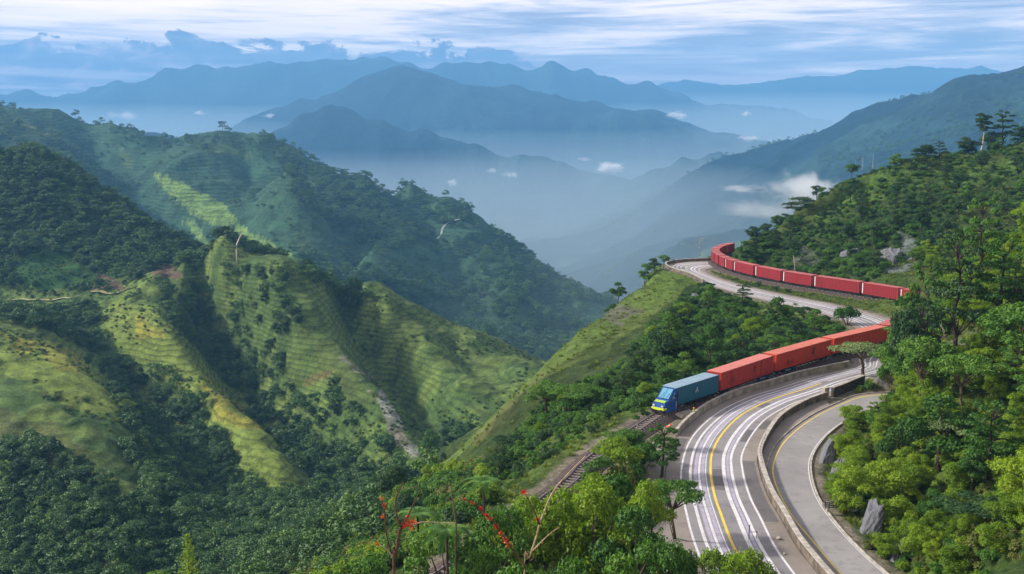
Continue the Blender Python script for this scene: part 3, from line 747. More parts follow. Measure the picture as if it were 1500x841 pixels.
# ---------------------------------------------------------------- train
def paint(name, c, rust=(.16, .07, .04), k=.35, rough=.5):
    m = bpy.data.materials.new(name); m.use_nodes = True; T = NT(m.node_tree); b = T.n['Principled BSDF']
    co = T.node('ShaderNodeTexCoord').outputs['Object']; x, y, z = T.xyz(co)
    st = T.noise(T.comb(T.math('MULTIPLY', x, 2.2), T.math('MULTIPLY', y, 2.2), T.math('MULTIPLY', z, .25)), 1., 5., .7)
    bl = T.noise(co, .35, 4., .6)
    col = T.mix(T.math('MULTIPLY', T.maprange(st, .48, .75), k), c, rust)
    col = T.mix(T.maprange(bl, .3, .7, .0, .35), col, tuple(min(1, v*.62) for v in c))
    T.put(b.inputs['Base Color'], col); b.inputs['Roughness'].default_value = rough; b.inputs['Specular IOR Level'].default_value = .3
    return m
M_RED = paint('red_steel', (.44, .036, .028)); M_ORED = paint('orange_red_steel', (.54, .052, .020)); M_CRIM = paint('crimson_steel', (.26, .018, .026))
M_CROOF = paint('sky_lit_crimson_roof', (.50, .13, .12)); M_ROOF = paint('sky_lit_red_roof', (.62, .20, .16)); M_ROOFO = paint('sky_lit_orange_roof', (.60, .17, .11))  # wagon roofs coloured paler than the sides, as tops lit by the sky
M_BLUE = paint('teal_blue_steel', (.022, .13, .22), (.03, .07, .09)); M_BROOF = paint('pale_blue_roof', (.26, .38, .48), (.15, .2, .25), .2)
M_UND = mat('dark_underframe', (.022, .020, .024), .8, .4, 2.); M_WHEEL = mat('wheel_steel', (.10, .085, .08), .5, .3, 3., metal=.6)
M_CAB = paint('cab_blue', (.015, .09, .35), (.02, .05, .14), .2, .25); M_LIME = mat('lime_bumper', (.62, .78, .06), .4); M_INK = mat('black_lettering', (.03, .02, .02), .7)
M_GLASS = bpy.data.materials.new('windscreen_glass'); M_GLASS.use_nodes = True
_b = M_GLASS.node_tree.nodes['Principled BSDF']; _b.inputs['Base Color'].default_value = (.10, .33, .50, 1); _b.inputs['Roughness'].default_value = .06; _b.inputs['Specular IOR Level'].default_value = .8; _b.inputs['Coat Weight'].default_value = .6
M_PALE = mat('pale_paint_and_lit_edge', (.72, .62, .60), .6, .2, 2.); M_CYAN = mat('cyan_lettering', (.45, .62, .70), .6)
M_NAVY = mat('navy_tank', (.02, .05, .16), .4, .3, 2.)
WH = 1.42          # container floor above the bench
def wheel_mesh():
    b = MB(); b.cyl((0, -.07, 0), (0, .07, 0), .46, 18, M_WHEEL); b.cyl((0, -.10, 0), (0, -.05, 0), .51, 18, M_WHEEL); b.cyl((0, -.12, 0), (0, .12, 0), .12, 8, M_UND); return b.mesh('wheel')
WHEEL = wheel_mesh()
def bogie(parent, x):
    b = MB()
    for s in (-1, 1):
        b.box((0, s*.98, .62), (2.5, .14, .26), M_UND); b.box((0, s*.98, .80), (.7, .18, .22), M_UND)
        for dx in (-.9, .9): b.box((dx, s*1.0, .60), (.42, .20, .40), M_UND)
    b.box((0, 0, .72), (.5, 2.0, .34), M_UND)
    for dx in (-.9, .9): b.cyl((dx, -.85, .52+.45-.35), (dx, .85, .52+.45-.35), .08, 8, M_WHEEL)
    o = b.build('bogie', None, parent, loc=(x, 0, .15))
    for dx in (-.9, .9):
        for s in (-1, 1):
            w = link('wheel', WHEEL, o, (dx, s*.75, .62)); w.rotation_euler = (0, 0, 0 if s < 0 else math.pi)
    return o
def corrugated(b, L, wd_, z0, z1, m, pitch, depth):
    """long sides pressed into vertical ribs"""
    n = max(4, int((L-.5)/pitch)); p = (L-.5)/n
    for s in (-1, 1):
        xs = []
        for i in range(n):
            x = -L/2+.25+i*p; xs += [(x, 0), (x+p*.30, 0), (x+p*.42, -depth), (x+p*.88, -depth)]
        xs.append((L/2-.25, 0)); k = len(xs)
        vs = [(x, s*(wd_/2+d), z0+.16) for x, d in xs]+[(x, s*(wd_/2+d), z1-.10) for x, d in xs]
        b.add(vs, [(i, i+1, k+i+1, k+i) for i in range(k-1)], m)
def frame_box(b, L, wd_, z0, z1, m):
    h = z1-z0
    for s in (-1, 1):
        b.box((0, s*(wd_/2-.02), z0+.09), (L-.004, .14, .18), m); b.box((0, s*(wd_/2-.02), z1-.06), (L-.004, .14, .12), m)
        for e in (-1, 1): b.box((e*(L/2-.12), s*(wd_/2-.10), (z0+z1)/2), (.26, .22, h-.002), m)
    for e in (-1, 1):
        b.box((e*(L/2-.10), 0, (z0+z1)/2), (.06, wd_-.3, h-.1), m)
        b.box((e*(L/2-.06), 0, z1-.07), (.14, wd_-.3, .13), m); b.box((e*(L/2-.06), 0, z0+.08), (.14, wd_-.3, .16), m)
SEG = {'B': 'A', }
def glyph(b, x, y, z, s, kind, m, side):
    """stencilled marks: bars in the long side's plane, seen from outside"""
    def bar(cx, cz, w, h, rot=0):
        b.box((x+cx*s, y+side*.045, z+cz*s), (w*s, .012, h*s), m, None if not rot else Matrix.Rotation(rot, 3, 'Y'))
    if kind == 'block':        # boxed character
        bar(-.42, 0, .10, 1); bar(.42, 0, .10, 1); bar(0, .45, .74, .10); bar(0, -.45, .74, .10); bar(0, 0, .74, .09); bar(0, .0, .09, .80)
    elif kind == 'bar': bar(0, 0, .22, 1.0); bar(0, .45, .5, .10); bar(0, -.45, .5, .10)
    elif kind == 'E': bar(-.3, 0, .14, 1); bar(.05, .43, .6, .13); bar(.0, 0, .5, .13); bar(.05, -.43, .6, .13)
    elif kind == 'swoosh': bar(-.2, 0, .14, 1.0, .5); bar(.15, .1, .14, .9, .5); bar(.1, .45, .7, .12, -.25); bar(0, -.35, .6, .12, -.25)
    elif kind == 'A': bar(-.22, 0, .14, 1.05, .35); bar(.22, 0, .14, 1.05, -.35); bar(0, -.15, .4, .12)
def wagon(s0, s1, body, roof, label, marks=(), pale=False, pitch=.42, depth=.06, h=2.95, panels=(), name='freight_wagon', group=None, tank=None):
    p, _ = rail_at(s0); q, _ = rail_at(s1); L = np.linalg.norm(q-p)-1.15
    c = (p+q)/2; an = math.atan2(*(q-p)[::-1])
    t = empty(name, (c[0], c[1], ZB+.34), an); tag(t, label, 'wagon', group)
    z0, z1 = WH-.34, WH-.34+h; wd_ = 2.62
    b = MB(); corrugated(b, L, wd_, z0, z1, body, pitch, depth); frame_box(b, L, wd_, z0, z1, body); b.build('container_body', None, t)
    b = MB(); b.box((0, 0, z1+.012), (L-.02, wd_+.06, .05), roof)
    k = int(L/1.2)
    for i in range(k): b.box((-L/2+(i+.5)*L/k, 0, z1+.052), (.5, wd_-.25, .035), roof)
    b.build('roof', None, t)
    for e in (-1, 1):
        b = MB()
        for sgn in (-1, 1):
            b.box((e*(L/2-.05), sgn*.60, (z0+z1)/2), (.05, 1.12, h-.34), body)
            for dy in (.25, .85): b.cyl((e*(L/2+.0), sgn*dy, z0+.2), (e*(L/2+.0), sgn*dy, z1-.2), .025, 6, M_PALE if pale else M_WHEEL)
        b.build('end_door', None, t)
    if pale:  # pale strips paint the lit edge of the end face
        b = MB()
        for sgn in (-1, 1): b = MB(); b.box((L/2-.13, sgn*(wd_/2+.02), (z0+z1)/2), (.30, .05, h-.05), M_PALE); b.box((L/2+.03, sgn*(wd_/2-.13), (z0+z1)/2), (.05, .30, h-.05), M_PALE); b.build('lit_edge_strip', None, t)
    if panels:
        for x0 in panels:
            b = MB()
            for sgn in (-1, 1):
                for xx in (x0-.95, x0+.95): b.box((xx, sgn*(wd_/2+.035), (z0+z1)/2), (.09, .05, h-.35), body)
                b.box((x0, sgn*(wd_/2+.033), (z0+z1)/2), (1.8, .03, h-.5), body)
                b.box((x0, sgn*(wd_/2+.06), z0+1.0), (.5, .04, .08), M_UND)
            b.build('side_door', None, t)
    for (mx, mz, ms, kind, mm) in marks:
        for sgn in (-1, 1):
            b = MB(); glyph(b, mx, sgn*(wd_/2+.015), z0+mz, ms, kind, mm, sgn); b.build('marking', None, t)
    b = MB(); b.box((0, 0, z0-.16), (L+.1, 2.3, .28), M_UND); b.box((0, 0, z0-.42), (L*.5, .5, .3), M_UND)
    for i in range(int(L/2)): b.box((-L/2+1+i*2, 0, z0-.2), (.14, 2.62, .16), M_UND)
    b.build('underframe', None, t)
    for e in (-1, 1):
        b = MB(); b.box((e*(L/2+.22), 0, z0-.28), (.5, .28, .24), M_UND); b.build('coupler', None, t)
    if tank is not None:
        b = MB(); b.box((tank, -.95, .62), (1.9, .5, .62), M_NAVY); b.box((tank, -1.21, .62), (1.7, .04, .10), M_CYAN); b.cyl((tank+1.5, -1.05, .6), (tank+2.6, -1.05, .6), .28, 10, M_NAVY)
        b.build('equipment_box', None, t)
    bogie(t, -L/2+2.0); bogie(t, L/2-2.0)
    return t
def arc(u, v):
    p = G(u, v)[:2]; return rd[np.argmin(((RS-p)**2).sum(1))]
a_front, a0, a1, a2, a3 = arc(985, 605), arc(1040, 584), arc(1124, 555), arc(1209, 528), arc(1295, 507)
# blue engine: long box with a cab in front
p, _ = rail_at(a_front); q, _ = rail_at(a0); L = np.linalg.norm(q-p)-.5; c = (p+q)/2; an = math.atan2(*(p-q)[::-1])    # local +x points to the cab
eng = empty('locomotive', (c[0], c[1], ZB+.34), an); tag(eng, 'blue locomotive with a sloping windscreen and lime yellow bumper at the head of the train', 'locomotive')
z0, z1, wd_ = WH-.34, WH-.34+2.75, 2.62
b = MB(); corrugated(b, L, wd_, z0, z1, M_BLUE, .34, .05); frame_box(b, L, wd_, z0, z1, M_BLUE); b.build('engine_body', None, eng)
b = MB(); b.box((0, 0, z1+.015), (L-.02, wd_+.06, .06), M_BROOF)
for i in range(int(L/.9)): b.box((-L/2+.5+i*.9, 0, z1+.06), (.4, wd_-.3, .04), M_BROOF)
b.build('roof', None, eng)
b = MB()
for sgn in (-1, 1):
    b = MB(); glyph(b, .6, sgn*(wd_/2+.015), z0+1.5, .8, 'A', M_CYAN, sgn); glyph(b, 1.0, sgn*(wd_/2+.015), z0+1.25, .35, 'bar', M_CYAN, sgn); b.build('marking', None, eng)
x0 = L/2+.05; CW = 1.28
cabp = [(x0, .35), (x0, z1-.05), (x0+.75, z1-.10), (x0+2.25, 2.25), (x0+3.3, 1.75), (x0+3.55, 1.1), (x0+3.5, .35)]
b = MB(); k = len(cabp); vs = []
for sgn in (-1, 1): vs += [(x, sgn*(CW-(.14 if z > 2 else .04)*(x > x0+.1)-(.15 if x > x0+3.2 else 0)), z) for x, z in cabp]
b.add(vs, [tuple(range(k-1, -1, -1)), tuple(range(k, 2*k))]+[(i, (i+1) % k, k+(i+1) % k, k+i) for i in range(k)], M_CAB); cab = b.build('cab', None, eng)
def on_slope(f, y, out=.03):
    (xa, za), (xb, zb) = cabp[2], cabp[3]; nx_, nz_ = (za-zb), (xb-xa); l_ = math.hypot(nx_, nz_)
    return (xa+(xb-xa)*f+nx_/l_*out, y, za+(zb-za)*f+nz_/l_*out)
b = MB(); b.add([on_slope(.06, -.98), on_slope(.94, -1.02), on_slope(.94, 1.02), on_slope(.06, .98)], [(0, 1, 2, 3)], M_GLASS)
b.add([on_slope(.06, -.98, .005), on_slope(.94, -1.02, .005), on_slope(.94, 1.02, .005), on_slope(.06, .98, .005)], [(3, 2, 1, 0)], M_GLASS); b.build('windscreen', None, cab)
b = MB()
for y in (-1.0, 0, 1.0): b.tube([on_slope(.04, y, .05), on_slope(.96, y, .05)], .035 if y else .02, 6, M_UND)
for f in (.04, .96): b.tube([on_slope(f, -1.0, .05), on_slope(f, 1.0, .05)], .035, 6, M_UND)
b.build('windscreen_frame', None, cab)
b = MB(); b.tube([on_slope(.9, -.5, .08), on_slope(.45, -.25, .08)], .02, 5, M_UND); b.tube([on_slope(.9, .5, .08), on_slope(.45, .75, .08)], .02, 5, M_UND); b.build('wiper', None, cab)
for sgn in (-1, 1):
    b = MB(); b.add([(x0+.45, sgn*1.20, 2.35), (x0+1.55, sgn*1.20, 2.35), (x0+.95, sgn*1.17, 3.2), (x0+.45, sgn*1.17, 3.2)], [(0, 1, 2, 3) if sgn > 0 else (3, 2, 1, 0)], M_GLASS)
    for v_ in range(len(b.v)): b.v[v_] = (b.v[v_][0], b.v[v_][1]+sgn*.06, b.v[v_][2])
    b.build('side_window', None, cab)
    b = MB(); b.box((x0+.25, sgn*1.30, 1.9), (.10, .06, 2.6), M_UND); b.box((x0+.5, sgn*1.29, 1.2), (.06, .04, 1.2), M_PALE); b.build('handrail', None, cab)
    b = MB(); b.box((x0+3.56, sgn*.78, 1.42), (.08, .34, .22), M_PALE); b.build('headlight', None, cab)
b = MB(); b.box((x0+3.58, 0, .98), (.22, 2.2, .36), M_LIME); b.box((x0+3.2, 1.12, .98), (.7, .1, .30), M_LIME); b.box((x0+3.2, -1.12, .98), (.7, .1, .30), M_LIME); b.build('bumper', None, eng)
b = MB(); b.box((x0+2.95, 0, 2.02), (.55, 1.9, .05), mat('reflected_greenery', (.35, .55, .08), .5, .5, 5.), Matrix.Rotation(.42, 3, 'Y')); b.build('bonnet_reflection', None, cab)  # lime panel paints the greenery mirrored in the nose
b = MB(); b.box((x0+3.4, 0, .50), (.3, 2.3, .5), M_UND); b.box((x0+1.2, 0, z0-.35), (3.6, 2.2, .4), M_UND); b.box((0, 0, z0-.16), (L+.1, 2.3, .28), M_UND); b.box((0, 0, z0-.5), (L*.4, 2.0, .4), M_UND); b.build('underframe', None, eng)
for sgn in (-1, 1):
    b = MB(); b.cyl((x0+3.5, sgn*.85, .75), (x0+3.95, sgn*.85, .75), .10, 10, M_WHEEL); b.cyl((x0+3.93, sgn*.85, .75), (x0+4.0, sgn*.85, .75), .24, 14, M_UND); b.build('buffer', None, eng)
    b = MB(); b.box((x0+.9, sgn*1.42, 2.7), (.10, .26, .42), M_UND); b.build('mirror', None, cab)
bogie(eng, -L/2+1.9); bogie(eng, L/2+1.2)
b = MB(); b.box((x0+.2, 0, z1-.02), (.55, 2.55, .10), M_BROOF); b.build('roof_visor', None, eng)
ng = 'freight wagons of the train'
wagon(a0, a1, M_RED, M_ROOF, 'red container wagon coupled directly behind the blue locomotive', [(-5.2, 1.2, .9, 'block', M_INK), (-6.3, .9, .6, 'bar', M_INK), (2.2, 1.75, .9, 'swoosh', M_INK)], depth=.07, pitch=.9, panels=(-4.6, 5.5), group=ng, tank=5.5)
wagon(a1, a2, M_ORED, M_ROOFO, 'orange red container wagon, second behind the blue locomotive, with a dark emblem', [(-5.9, 1.0, .75, 'block', M_INK), (-4.9, 1.0, .6, 'bar', M_INK), (-4.1, 1.0, .6, 'bar', M_INK), (3.2, 1.7, 1.1, 'swoosh', M_INK)], depth=.07, pitch=.9, group=ng, tank=-5.5)
wagon(a2, a3, M_ORED, M_ROOFO, 'red container wagon, third behind the blue locomotive, its far end under the trees', [(-6.6, 1.6, .65, 'A', M_INK), (-5.9, 1.6, .55, 'block', M_INK), (-4.4, 1.6, .6, 'E', M_INK)], depth=.08, pitch=.9, group=ng)
far = [arc(1341, 451), arc(1319.5, 447.5), arc(1265.5, 437), arc(1193, 426), arc(1152, 418), arc(1113.5, 410), arc(1081, 402)]
s = a3; s_end = far[0]; nn = max(1, round((s_end-s)/13.))
for i in range(nn): wagon(s+(s_end-s)*i/nn, s+(s_end-s)*(i+1)/nn, M_CRIM, M_CROOF, 'crimson wagon at the end of the lower leg, half hidden by the trees', group=ng) if i == 0 else None
labs = ['shortest crimson wagon, at the right end of the upper leg where the trees begin', 'crimson wagon on the upper leg, next to the short one by the trees', 'long ribbed crimson wagon in the middle of the upper leg above the round bush',
        'crimson wagon on the upper leg just short of the long ribbed one', 'crimson wagon on the upper leg, third before the hairpin bend', 'crimson wagon on the upper leg, where the road leaves the track side']
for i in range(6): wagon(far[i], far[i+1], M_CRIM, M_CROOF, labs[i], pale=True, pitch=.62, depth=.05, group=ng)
s = far[6]; i = 0
tl = ['first short crimson wagon entering the hairpin bend', 'short crimson wagon on the near side of the hairpin bend', 'short crimson wagon at the outermost point of the hairpin bend', 'short crimson wagon beyond the outermost point of the hairpin', 'crimson wagon leaving the hairpin along the far side', 'crimson wagon running behind the hillside beyond the hairpin', 'last visible crimson wagon vanishing behind the wooded hillside', 'crimson wagon hidden behind the hillside']
while i < 8 and s+7.5 < rd[-1]:
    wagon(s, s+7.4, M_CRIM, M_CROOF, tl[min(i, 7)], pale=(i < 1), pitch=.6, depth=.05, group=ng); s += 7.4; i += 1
# ---------------------------------------------------------------- vegetation
def leaf_mat(name, lo, midc, hi, trans=.25, shade=.0):
    m = bpy.data.materials.new(name); m.use_nodes = True; T = NT(m.node_tree); b = T.n['Principled BSDF']
    co = T.node('ShaderNodeTexCoord').outputs['Object']
    rnd = T.node('ShaderNodeObjectInfo').outputs['Random']; isl = T.node('ShaderNodeNewGeometry').outputs['Random Per Island']
    f = T.math('ADD', T.math('MULTIPLY', rnd, .50), T.math('ADD', T.math('MULTIPLY', isl, .30), T.math('MULTIPLY', T.maprange(T.noise(co, .7, 2.), .35, .65), .25)))
    col = T.ramp(f, [(.0, lo), (.5, midc), (1., hi)])
    T.put(b.inputs['Base Color'], col); b.inputs['Roughness'].default_value = .55; b.inputs['Specular IOR Level'].default_value = .25
    tr = T.node('ShaderNodeBsdfTranslucent'); T.put(tr.inputs[0], T.mix(1., col, (1.0, 1.15, .5), 'MULTIPLY'))
    mx = T.node('ShaderNodeMixShader'); mx.inputs[0].default_value = trans
    T.l.new(b.outputs[0], mx.inputs[1]); T.l.new(tr.outputs[0], mx.inputs[2]); T.l.new(mx.outputs[0], T.n['Material Output'].inputs['Surface'])
    return m
LM_MID = leaf_mat('green_leaves', (.022, .070, .014), (.085, .205, .030), (.180, .320, .045))
LM_DARK = leaf_mat('dark_leaves', (.014, .042, .016), (.040, .098, .030), (.085, .160, .042), .18)
LM_LIME = leaf_mat('lime_leaves', (.085, .170, .014), (.210, .340, .024), (.370, .470, .036), .35)
LM_OLIVE = leaf_mat('olive_leaves', (.090, .120, .026), (.170, .210, .045), (.27, .29, .08))
LM_PALE = leaf_mat('pale_leaves', (.12, .19, .07), (.20, .28, .11), (.30, .38, .16))
LM_FAR = leaf_mat('forest_leaves', (.018, .050, .020), (.062, .140, .040), (.160, .270, .065), .14)
LM_GRASS = leaf_mat('grass_blades', (.11, .16, .035), (.19, .25, .050), (.30, .34, .08), .4)
M_BARK = mat('bark', (.10, .075, .05), .95, .5, 3., .8); M_PBARK = mat('pale_bark', (.42, .38, .32), .9, .35, 2., .4); M_DBARK = mat('dark_bark', (.045, .035, .028), .95, .4, 3., .6)

def leaves(P_, N_, size, rg, aspect=.55, bend=True):
    """one leaf (a quad) at every point"""
    n = len(P_); N_ = N_/(np.linalg.norm(N_, axis=1)[:, None]+1e-9)
    a = rg.normal(size=(n, 3)); a -= (a*N_).sum(1)[:, None]*N_; a /= np.linalg.norm(a, axis=1)[:, None]+1e-9
    b = np.cross(N_, a); s = size*rg.uniform(.6, 1.35, n)[:, None]
    l = a*s*.5; w = b*s*.5*aspect; dn = N_*s*.14
    V = np.stack([P_-l-dn, P_-w+dn*.5, P_+l-dn, P_+w+dn*.5], 1).reshape(-1, 3)      # diamond leaf
    return V, np.arange(n*4).reshape(n, 4)
def lobes_crown(lobes, n, size, rg, up=.45, fill=.35):
    """lobes: (cx, cy, cz, rx, rz). leaves through the outer part of every lobe, thinner below"""
    lobes = np.array(lobes); w = lobes[:, 3]**2; w /= w.sum(); k = rg.choice(len(lobes), n, p=w)
    d = rg.normal(size=(n, 3)); d[:, 2] = np.where(d[:, 2] < -.3, -d[:, 2]*rg.uniform(.2, 1, n), d[:, 2]); d /= np.linalg.norm(d, axis=1)[:, None]
    # knobbly surface so that gaps and clumps show
    knob = .80+.28*np.sin(d[:, 0]*7+k)*np.sin(d[:, 1]*6+2*k)*np.cos(d[:, 2]*5+k)+.10*np.sin(d[:, 0]*17+k*3)*np.sin(d[:, 1]*15)
    r = knob*(1-fill*rg.random(n)**2)
    L = lobes[k]; Pp = L[:, :3]+d*np.stack([L[:, 3], L[:, 3], L[:, 4]], 1)*r[:, None]
    N_ = d*.7+rg.normal(size=(n, 3))*.45+np.array([0, 0, up])
    return leaves(Pp, N_, size, rg)
def limb(mb, a, b, r0, r1, rg, n=4, wob=.12, sides=6):
    a, b = np.array(a, float), np.array(b, float); L = np.linalg.norm(b-a); pts = []
    for i in range(n+1):
        f = i/n; p = a*(1-f)+b*f+(rg.normal(size=3)*wob*L*.25*math.sin(math.pi*f) if 0 < i < n else 0)
        p[2] += .08*L*math.sin(math.pi*f); pts.append(p)
    mb.tube(pts, [r0+(r1-r0)*i/n for i in range(n+1)], sides); return pts
def make_proto(kind, H, Rr, leaf, nl, seed):
    """returns crown (V, F) and trunk MB"""
    rg = np.random.default_rng(seed); mb = MB(); lob = []
    if kind == 'round':
        th = H*.45; top = limb(mb, (0, 0, -.6), (rg.normal()*.3, rg.normal()*.3, th), .05*Rr+.08, .03*Rr+.05, rg, 5, .1, 8)[-1]
        for i in range(9):
            a = i*2.4+rg.normal()*.3; rr = Rr*rg.uniform(.35, .72); z = H*rg.uniform(.36, .84)
            c = (math.cos(a)*rr, math.sin(a)*rr, z); limb(mb, top, c, .03*Rr+.02, .02, rg); lob.append((*c, Rr*rg.uniform(.36, .52), Rr*rg.uniform(.28, .40)))
        lob.append((0, 0, H*.86, Rr*.5, H*.16)); limb(mb, top, (0, 0, H*.86), .03*Rr, .02, rg)
    elif kind == 'umbrella':
        th = H*.55; top = limb(mb, (0, 0, -.6), (Rr*.12, rg.normal()*.3, th), .05*Rr+.06, .03*Rr+.05, rg, 5, .16, 8)[-1]
        for i in range(12):
            a = i*2.4+rg.normal()*.3; rr = Rr*(.25+.65*math.sqrt((i+.5)/12)); z = H*(.93-.13*(rr/Rr)**2)+rg.normal()*.10
            c = (math.cos(a)*rr, math.sin(a)*rr, z); limb(mb, top, (c[0], c[1], c[2]-.15), .025*Rr+.02, .02, rg, 4, .14); lob.append((*c, Rr*rg.uniform(.28, .42), H*rg.uniform(.08, .12)))
        lob.append((0, 0, H*.95, Rr*.5, H*.10))
    elif kind == 'layered':
        top = limb(mb, (0, 0, -.6), (rg.normal()*.4, rg.normal()*.4, H*.92), .05*Rr+.08, .04, rg, 7, .08, 8)
        for lv, zf in enumerate([.42, .58, .74, .88, .97]):
            rr0 = Rr*(1.05-.62*zf+.15*(lv % 2)); m_ = 5 if lv < 3 else 3
            for i in range(m_):
                a = i*2*math.pi/m_+lv*1.3+rg.normal()*.3; rr = rr0*rg.uniform(.45, .8); c = (math.cos(a)*rr, math.sin(a)*rr, H*zf+rg.normal()*.2)
                b0 = top[min(7, int(zf*7))]; limb(mb, b0, c, .02*Rr+.02, .015, rg, 3); lob.append((*c, rr0*rg.uniform(.30, .46), H*rg.uniform(.035, .06)))
    elif kind == 'tall':
        top = limb(mb, (0, 0, -.6), (rg.normal()*.6, rg.normal()*.6, H*.9), .09+.012*H, .05, rg, 7, .05, 8)
        for i in range(8):
            zf = .60+.40*i/8; a = i*2.4; rr = Rr*rg.uniform(.2, .65); c = (math.cos(a)*rr, math.sin(a)*rr, H*zf); limb(mb, top[min(7, int(zf*7))], c, .05, .02, rg, 3); lob.append((*c, Rr*rg.uniform(.30, .48), Rr*rg.uniform(.22, .34)))
    elif kind == 'bush':
        for i in range(7):
            a = i*2.4+rg.normal()*.3; rr = Rr*rg.uniform(.1, .6); z = H*rg.uniform(.30, .62); c = (math.cos(a)*rr, math.sin(a)*rr, z)
            limb(mb, (rg.normal()*.1, rg.normal()*.1, -.3), c, .05, .015, rg, 3); lob.append((*c, Rr*rg.uniform(.35, .55), H*rg.uniform(.28, .42)))
    V, F = lobes_crown(lob, nl, leaf, rg)
    return V, F, mb
PROTO = {}
def proto(key, kind, H, Rr, leaf, nl, seed, lm, bark=None):
    V, F, mb = make_proto(kind, H, Rr, leaf, nl, seed)
    PROTO[key] = (np_mesh(key+'_leaves', V, F, [lm]), mb.mesh(key+'_wood', bark or M_BARK), H, Rr)
for i in range(3):
    proto('round%d' % i, 'round', 8.5, 3.6, .34, 5200, 10+i, LM_MID); proto('dround%d' % i, 'round', 8.5, 3.8, .34, 5200, 20+i, LM_DARK, M_DBARK)
    proto('umb%d' % i, 'umbrella', 7.0, 4.4, .30, 6200, 30+i, [LM_MID, LM_PALE, LM_DARK][i]); proto('lay%d' % i, 'layered', 9., 4.2, .30, 5200, 40+i, [LM_MID, LM_DARK, LM_MID][i], M_DBARK)
    proto('bush%d' % i, 'bush', 2.4, 1.9, .26, 1900, 50+i, [LM_MID, LM_LIME, LM_OLIVE][i]); proto('lime%d' % i, 'round', 6.5, 3.2, .22, 8200, 60+i, LM_LIME if i != 1 else LM_MID)
    proto('far%d' % i, 'round', 8.5, 4.6, .80, 620, 70+i, LM_FAR); proto('tall%d' % i, 'tall', 12., 3.0, .34, 3200, 80+i, [LM_MID, LM_DARK, LM_FAR][i], M_PBARK)
    proto('shrub%d' % i, 'bush', 1.9, 1.5, .22, 800, 90+i, [LM_MID, LM_OLIVE, LM_DARK][i])
TONE_OF = {'round': 'mid green', 'dround': 'dark green', 'umb': 'flat topped', 'lay': 'tiered', 'bush': 'low', 'lime': 'yellow green', 'far': 'dark', 'tall': 'tall slim', 'shrub': 'small'}
TREES = []       # (root, u, v, label, group)
_made = {}
def plant(key, x, y, size=1., z=None, rz=None, label=None, cat='tree', group=None, name=None, sink=.15, flat=1., tilt=(0, 0)):
    crown, wood, H, Rr = PROTO[key]
    if z is None: z = gz(x, y)-sink
    nm = name or {'umb': 'umbrella_tree', 'lay': 'tiered_tree', 'bush': 'bush', 'shrub': 'shrub', 'tall': 'slender_tree'}.get(key.rstrip('012'), 'broadleaf_tree')
    o = empty(nm, (x, y, z), rng.uniform(0, 6.28) if rz is None else rz); o.scale = (size, size, size*flat); o.rotation_euler[0], o.rotation_euler[1] = tilt
    w = link('stems' if cat == 'bush' else 'trunk', wood, o); c = link('crown', crown, o)
    tag(o, label, cat, group); _made.setdefault(key, c)
    return o
def at(u, v, **k): p = lookup(u, v, **k); return p
def plant_px(key, u, vb, vt, D, label, width=None, **k):
    """a tree whose foot is seen at (u, vb) on the ground at about distance D and whose top reaches vt"""
    if D is None: D = float(lookup(u, vb)[1])
    x = P(u, vb, D)[0]; z = gz(x, D); H = PROTO[key][2]; top = P(u, vt, D)[2]; s = max(.3, (top-z)/H)
    fl = 1.
    if width: s2 = width*D/FPX/2/PROTO[key][3]; fl = max(s/s2, .45 if 'umb' in key else .72); s = s2
    return plant(key, x, D, s, z-.15, label=label, flat=fl, **k)
def crest(u, d0, d1):
    y = np.linspace(d0, d1, 300); r = ray(u, 300.); x = r[0]/r[1]*y; z = samp(ZZ, x, y); i = int(np.argmax(z/y)); return x[i], y[i], z[i]
def plant_sky(k, u, hpx, wpx, d0, d1, label, **kw):
    """a tree on the skyline, hpx high and wpx wide from the lookout"""
    x, y, z = crest(u, d0, d1); h = hpx*y/FPX; s = wpx*y/FPX/2/PROTO[k][3]; h *= 1.25; return plant(k, x, y, s, z-.3-(.30 if k[0] in 'dr' else .05)*h, label=label, flat=max(.4, h/PROTO[k][2]/s), **kw)
# --- trees that stand out
plant_px('umb1', 1264, 560, 503, 180, 'pale green flat crowned tree leaning over the wide road by the stone wall', width=88)
plant_px('lay0', 968, 722, 622, 124, 'mid green tiered tree between the bare track and the outer footway', width=78)
plant_px('umb0', 990, 790, 706, 104, 'low flat crowned tree reaching a branch over the painted lanes', width=92)
plant_px('tall0', 934, 664, 578, 137, 'thin sparse tree with a pale trunk just in front of the blue engine')
plant_px('umb0', 786, 688, 628, 172, 'umbrella shaped tree on a tall bare trunk beyond the bare track', width=62)
plant_px('umb2', 752, 692, 640, 176, 'dark umbrella shaped tree, left one of the pair beyond the bare track', width=60)
plant_px('lime1', 800, 612, 555, None, 'bright domed tree at the left end of the wood below the grassy flank', width=70)
plant_px('umb0', 850, 606, 566, None, 'broad flat crowned tree in the wood right of the bright dome', width=85)
plant_px('dround1', 972, 545, 483, None, 'large dark round tree above the wood behind the blue engine', width=62)
plant_px('bush0', 1241, 476, 443, None, 'round dark green bush beside the upper road leg', width=44, cat='bush')
plant_px('round0', 905, 440, 412, 303, 'small round tree alone on the grassy edge against the haze', width=26)
for u, vb, vt, k, lb in [(945, 412, 385, 'round1', 'leftmost tree of the clump on the spur edge before the hairpin'), (958, 408, 377, 'dround2', 'dark tree in the middle of the clump on the spur edge'), (972, 403, 372, 'round2', 'tallest tree of the clump on the spur edge near the hairpin'), (986, 398, 380, 'lay1', 'rightmost low tree of the clump on the spur edge near the hairpin')]:
    plant_px(k, u, vb, vt, 330+(u-945)*.25, lb, group='trees on the spur edge before the hairpin')
plant_sky('dround2', 1176, 22, 56, 340, 440, 'wide domed tree on the skyline above the crimson wagons')
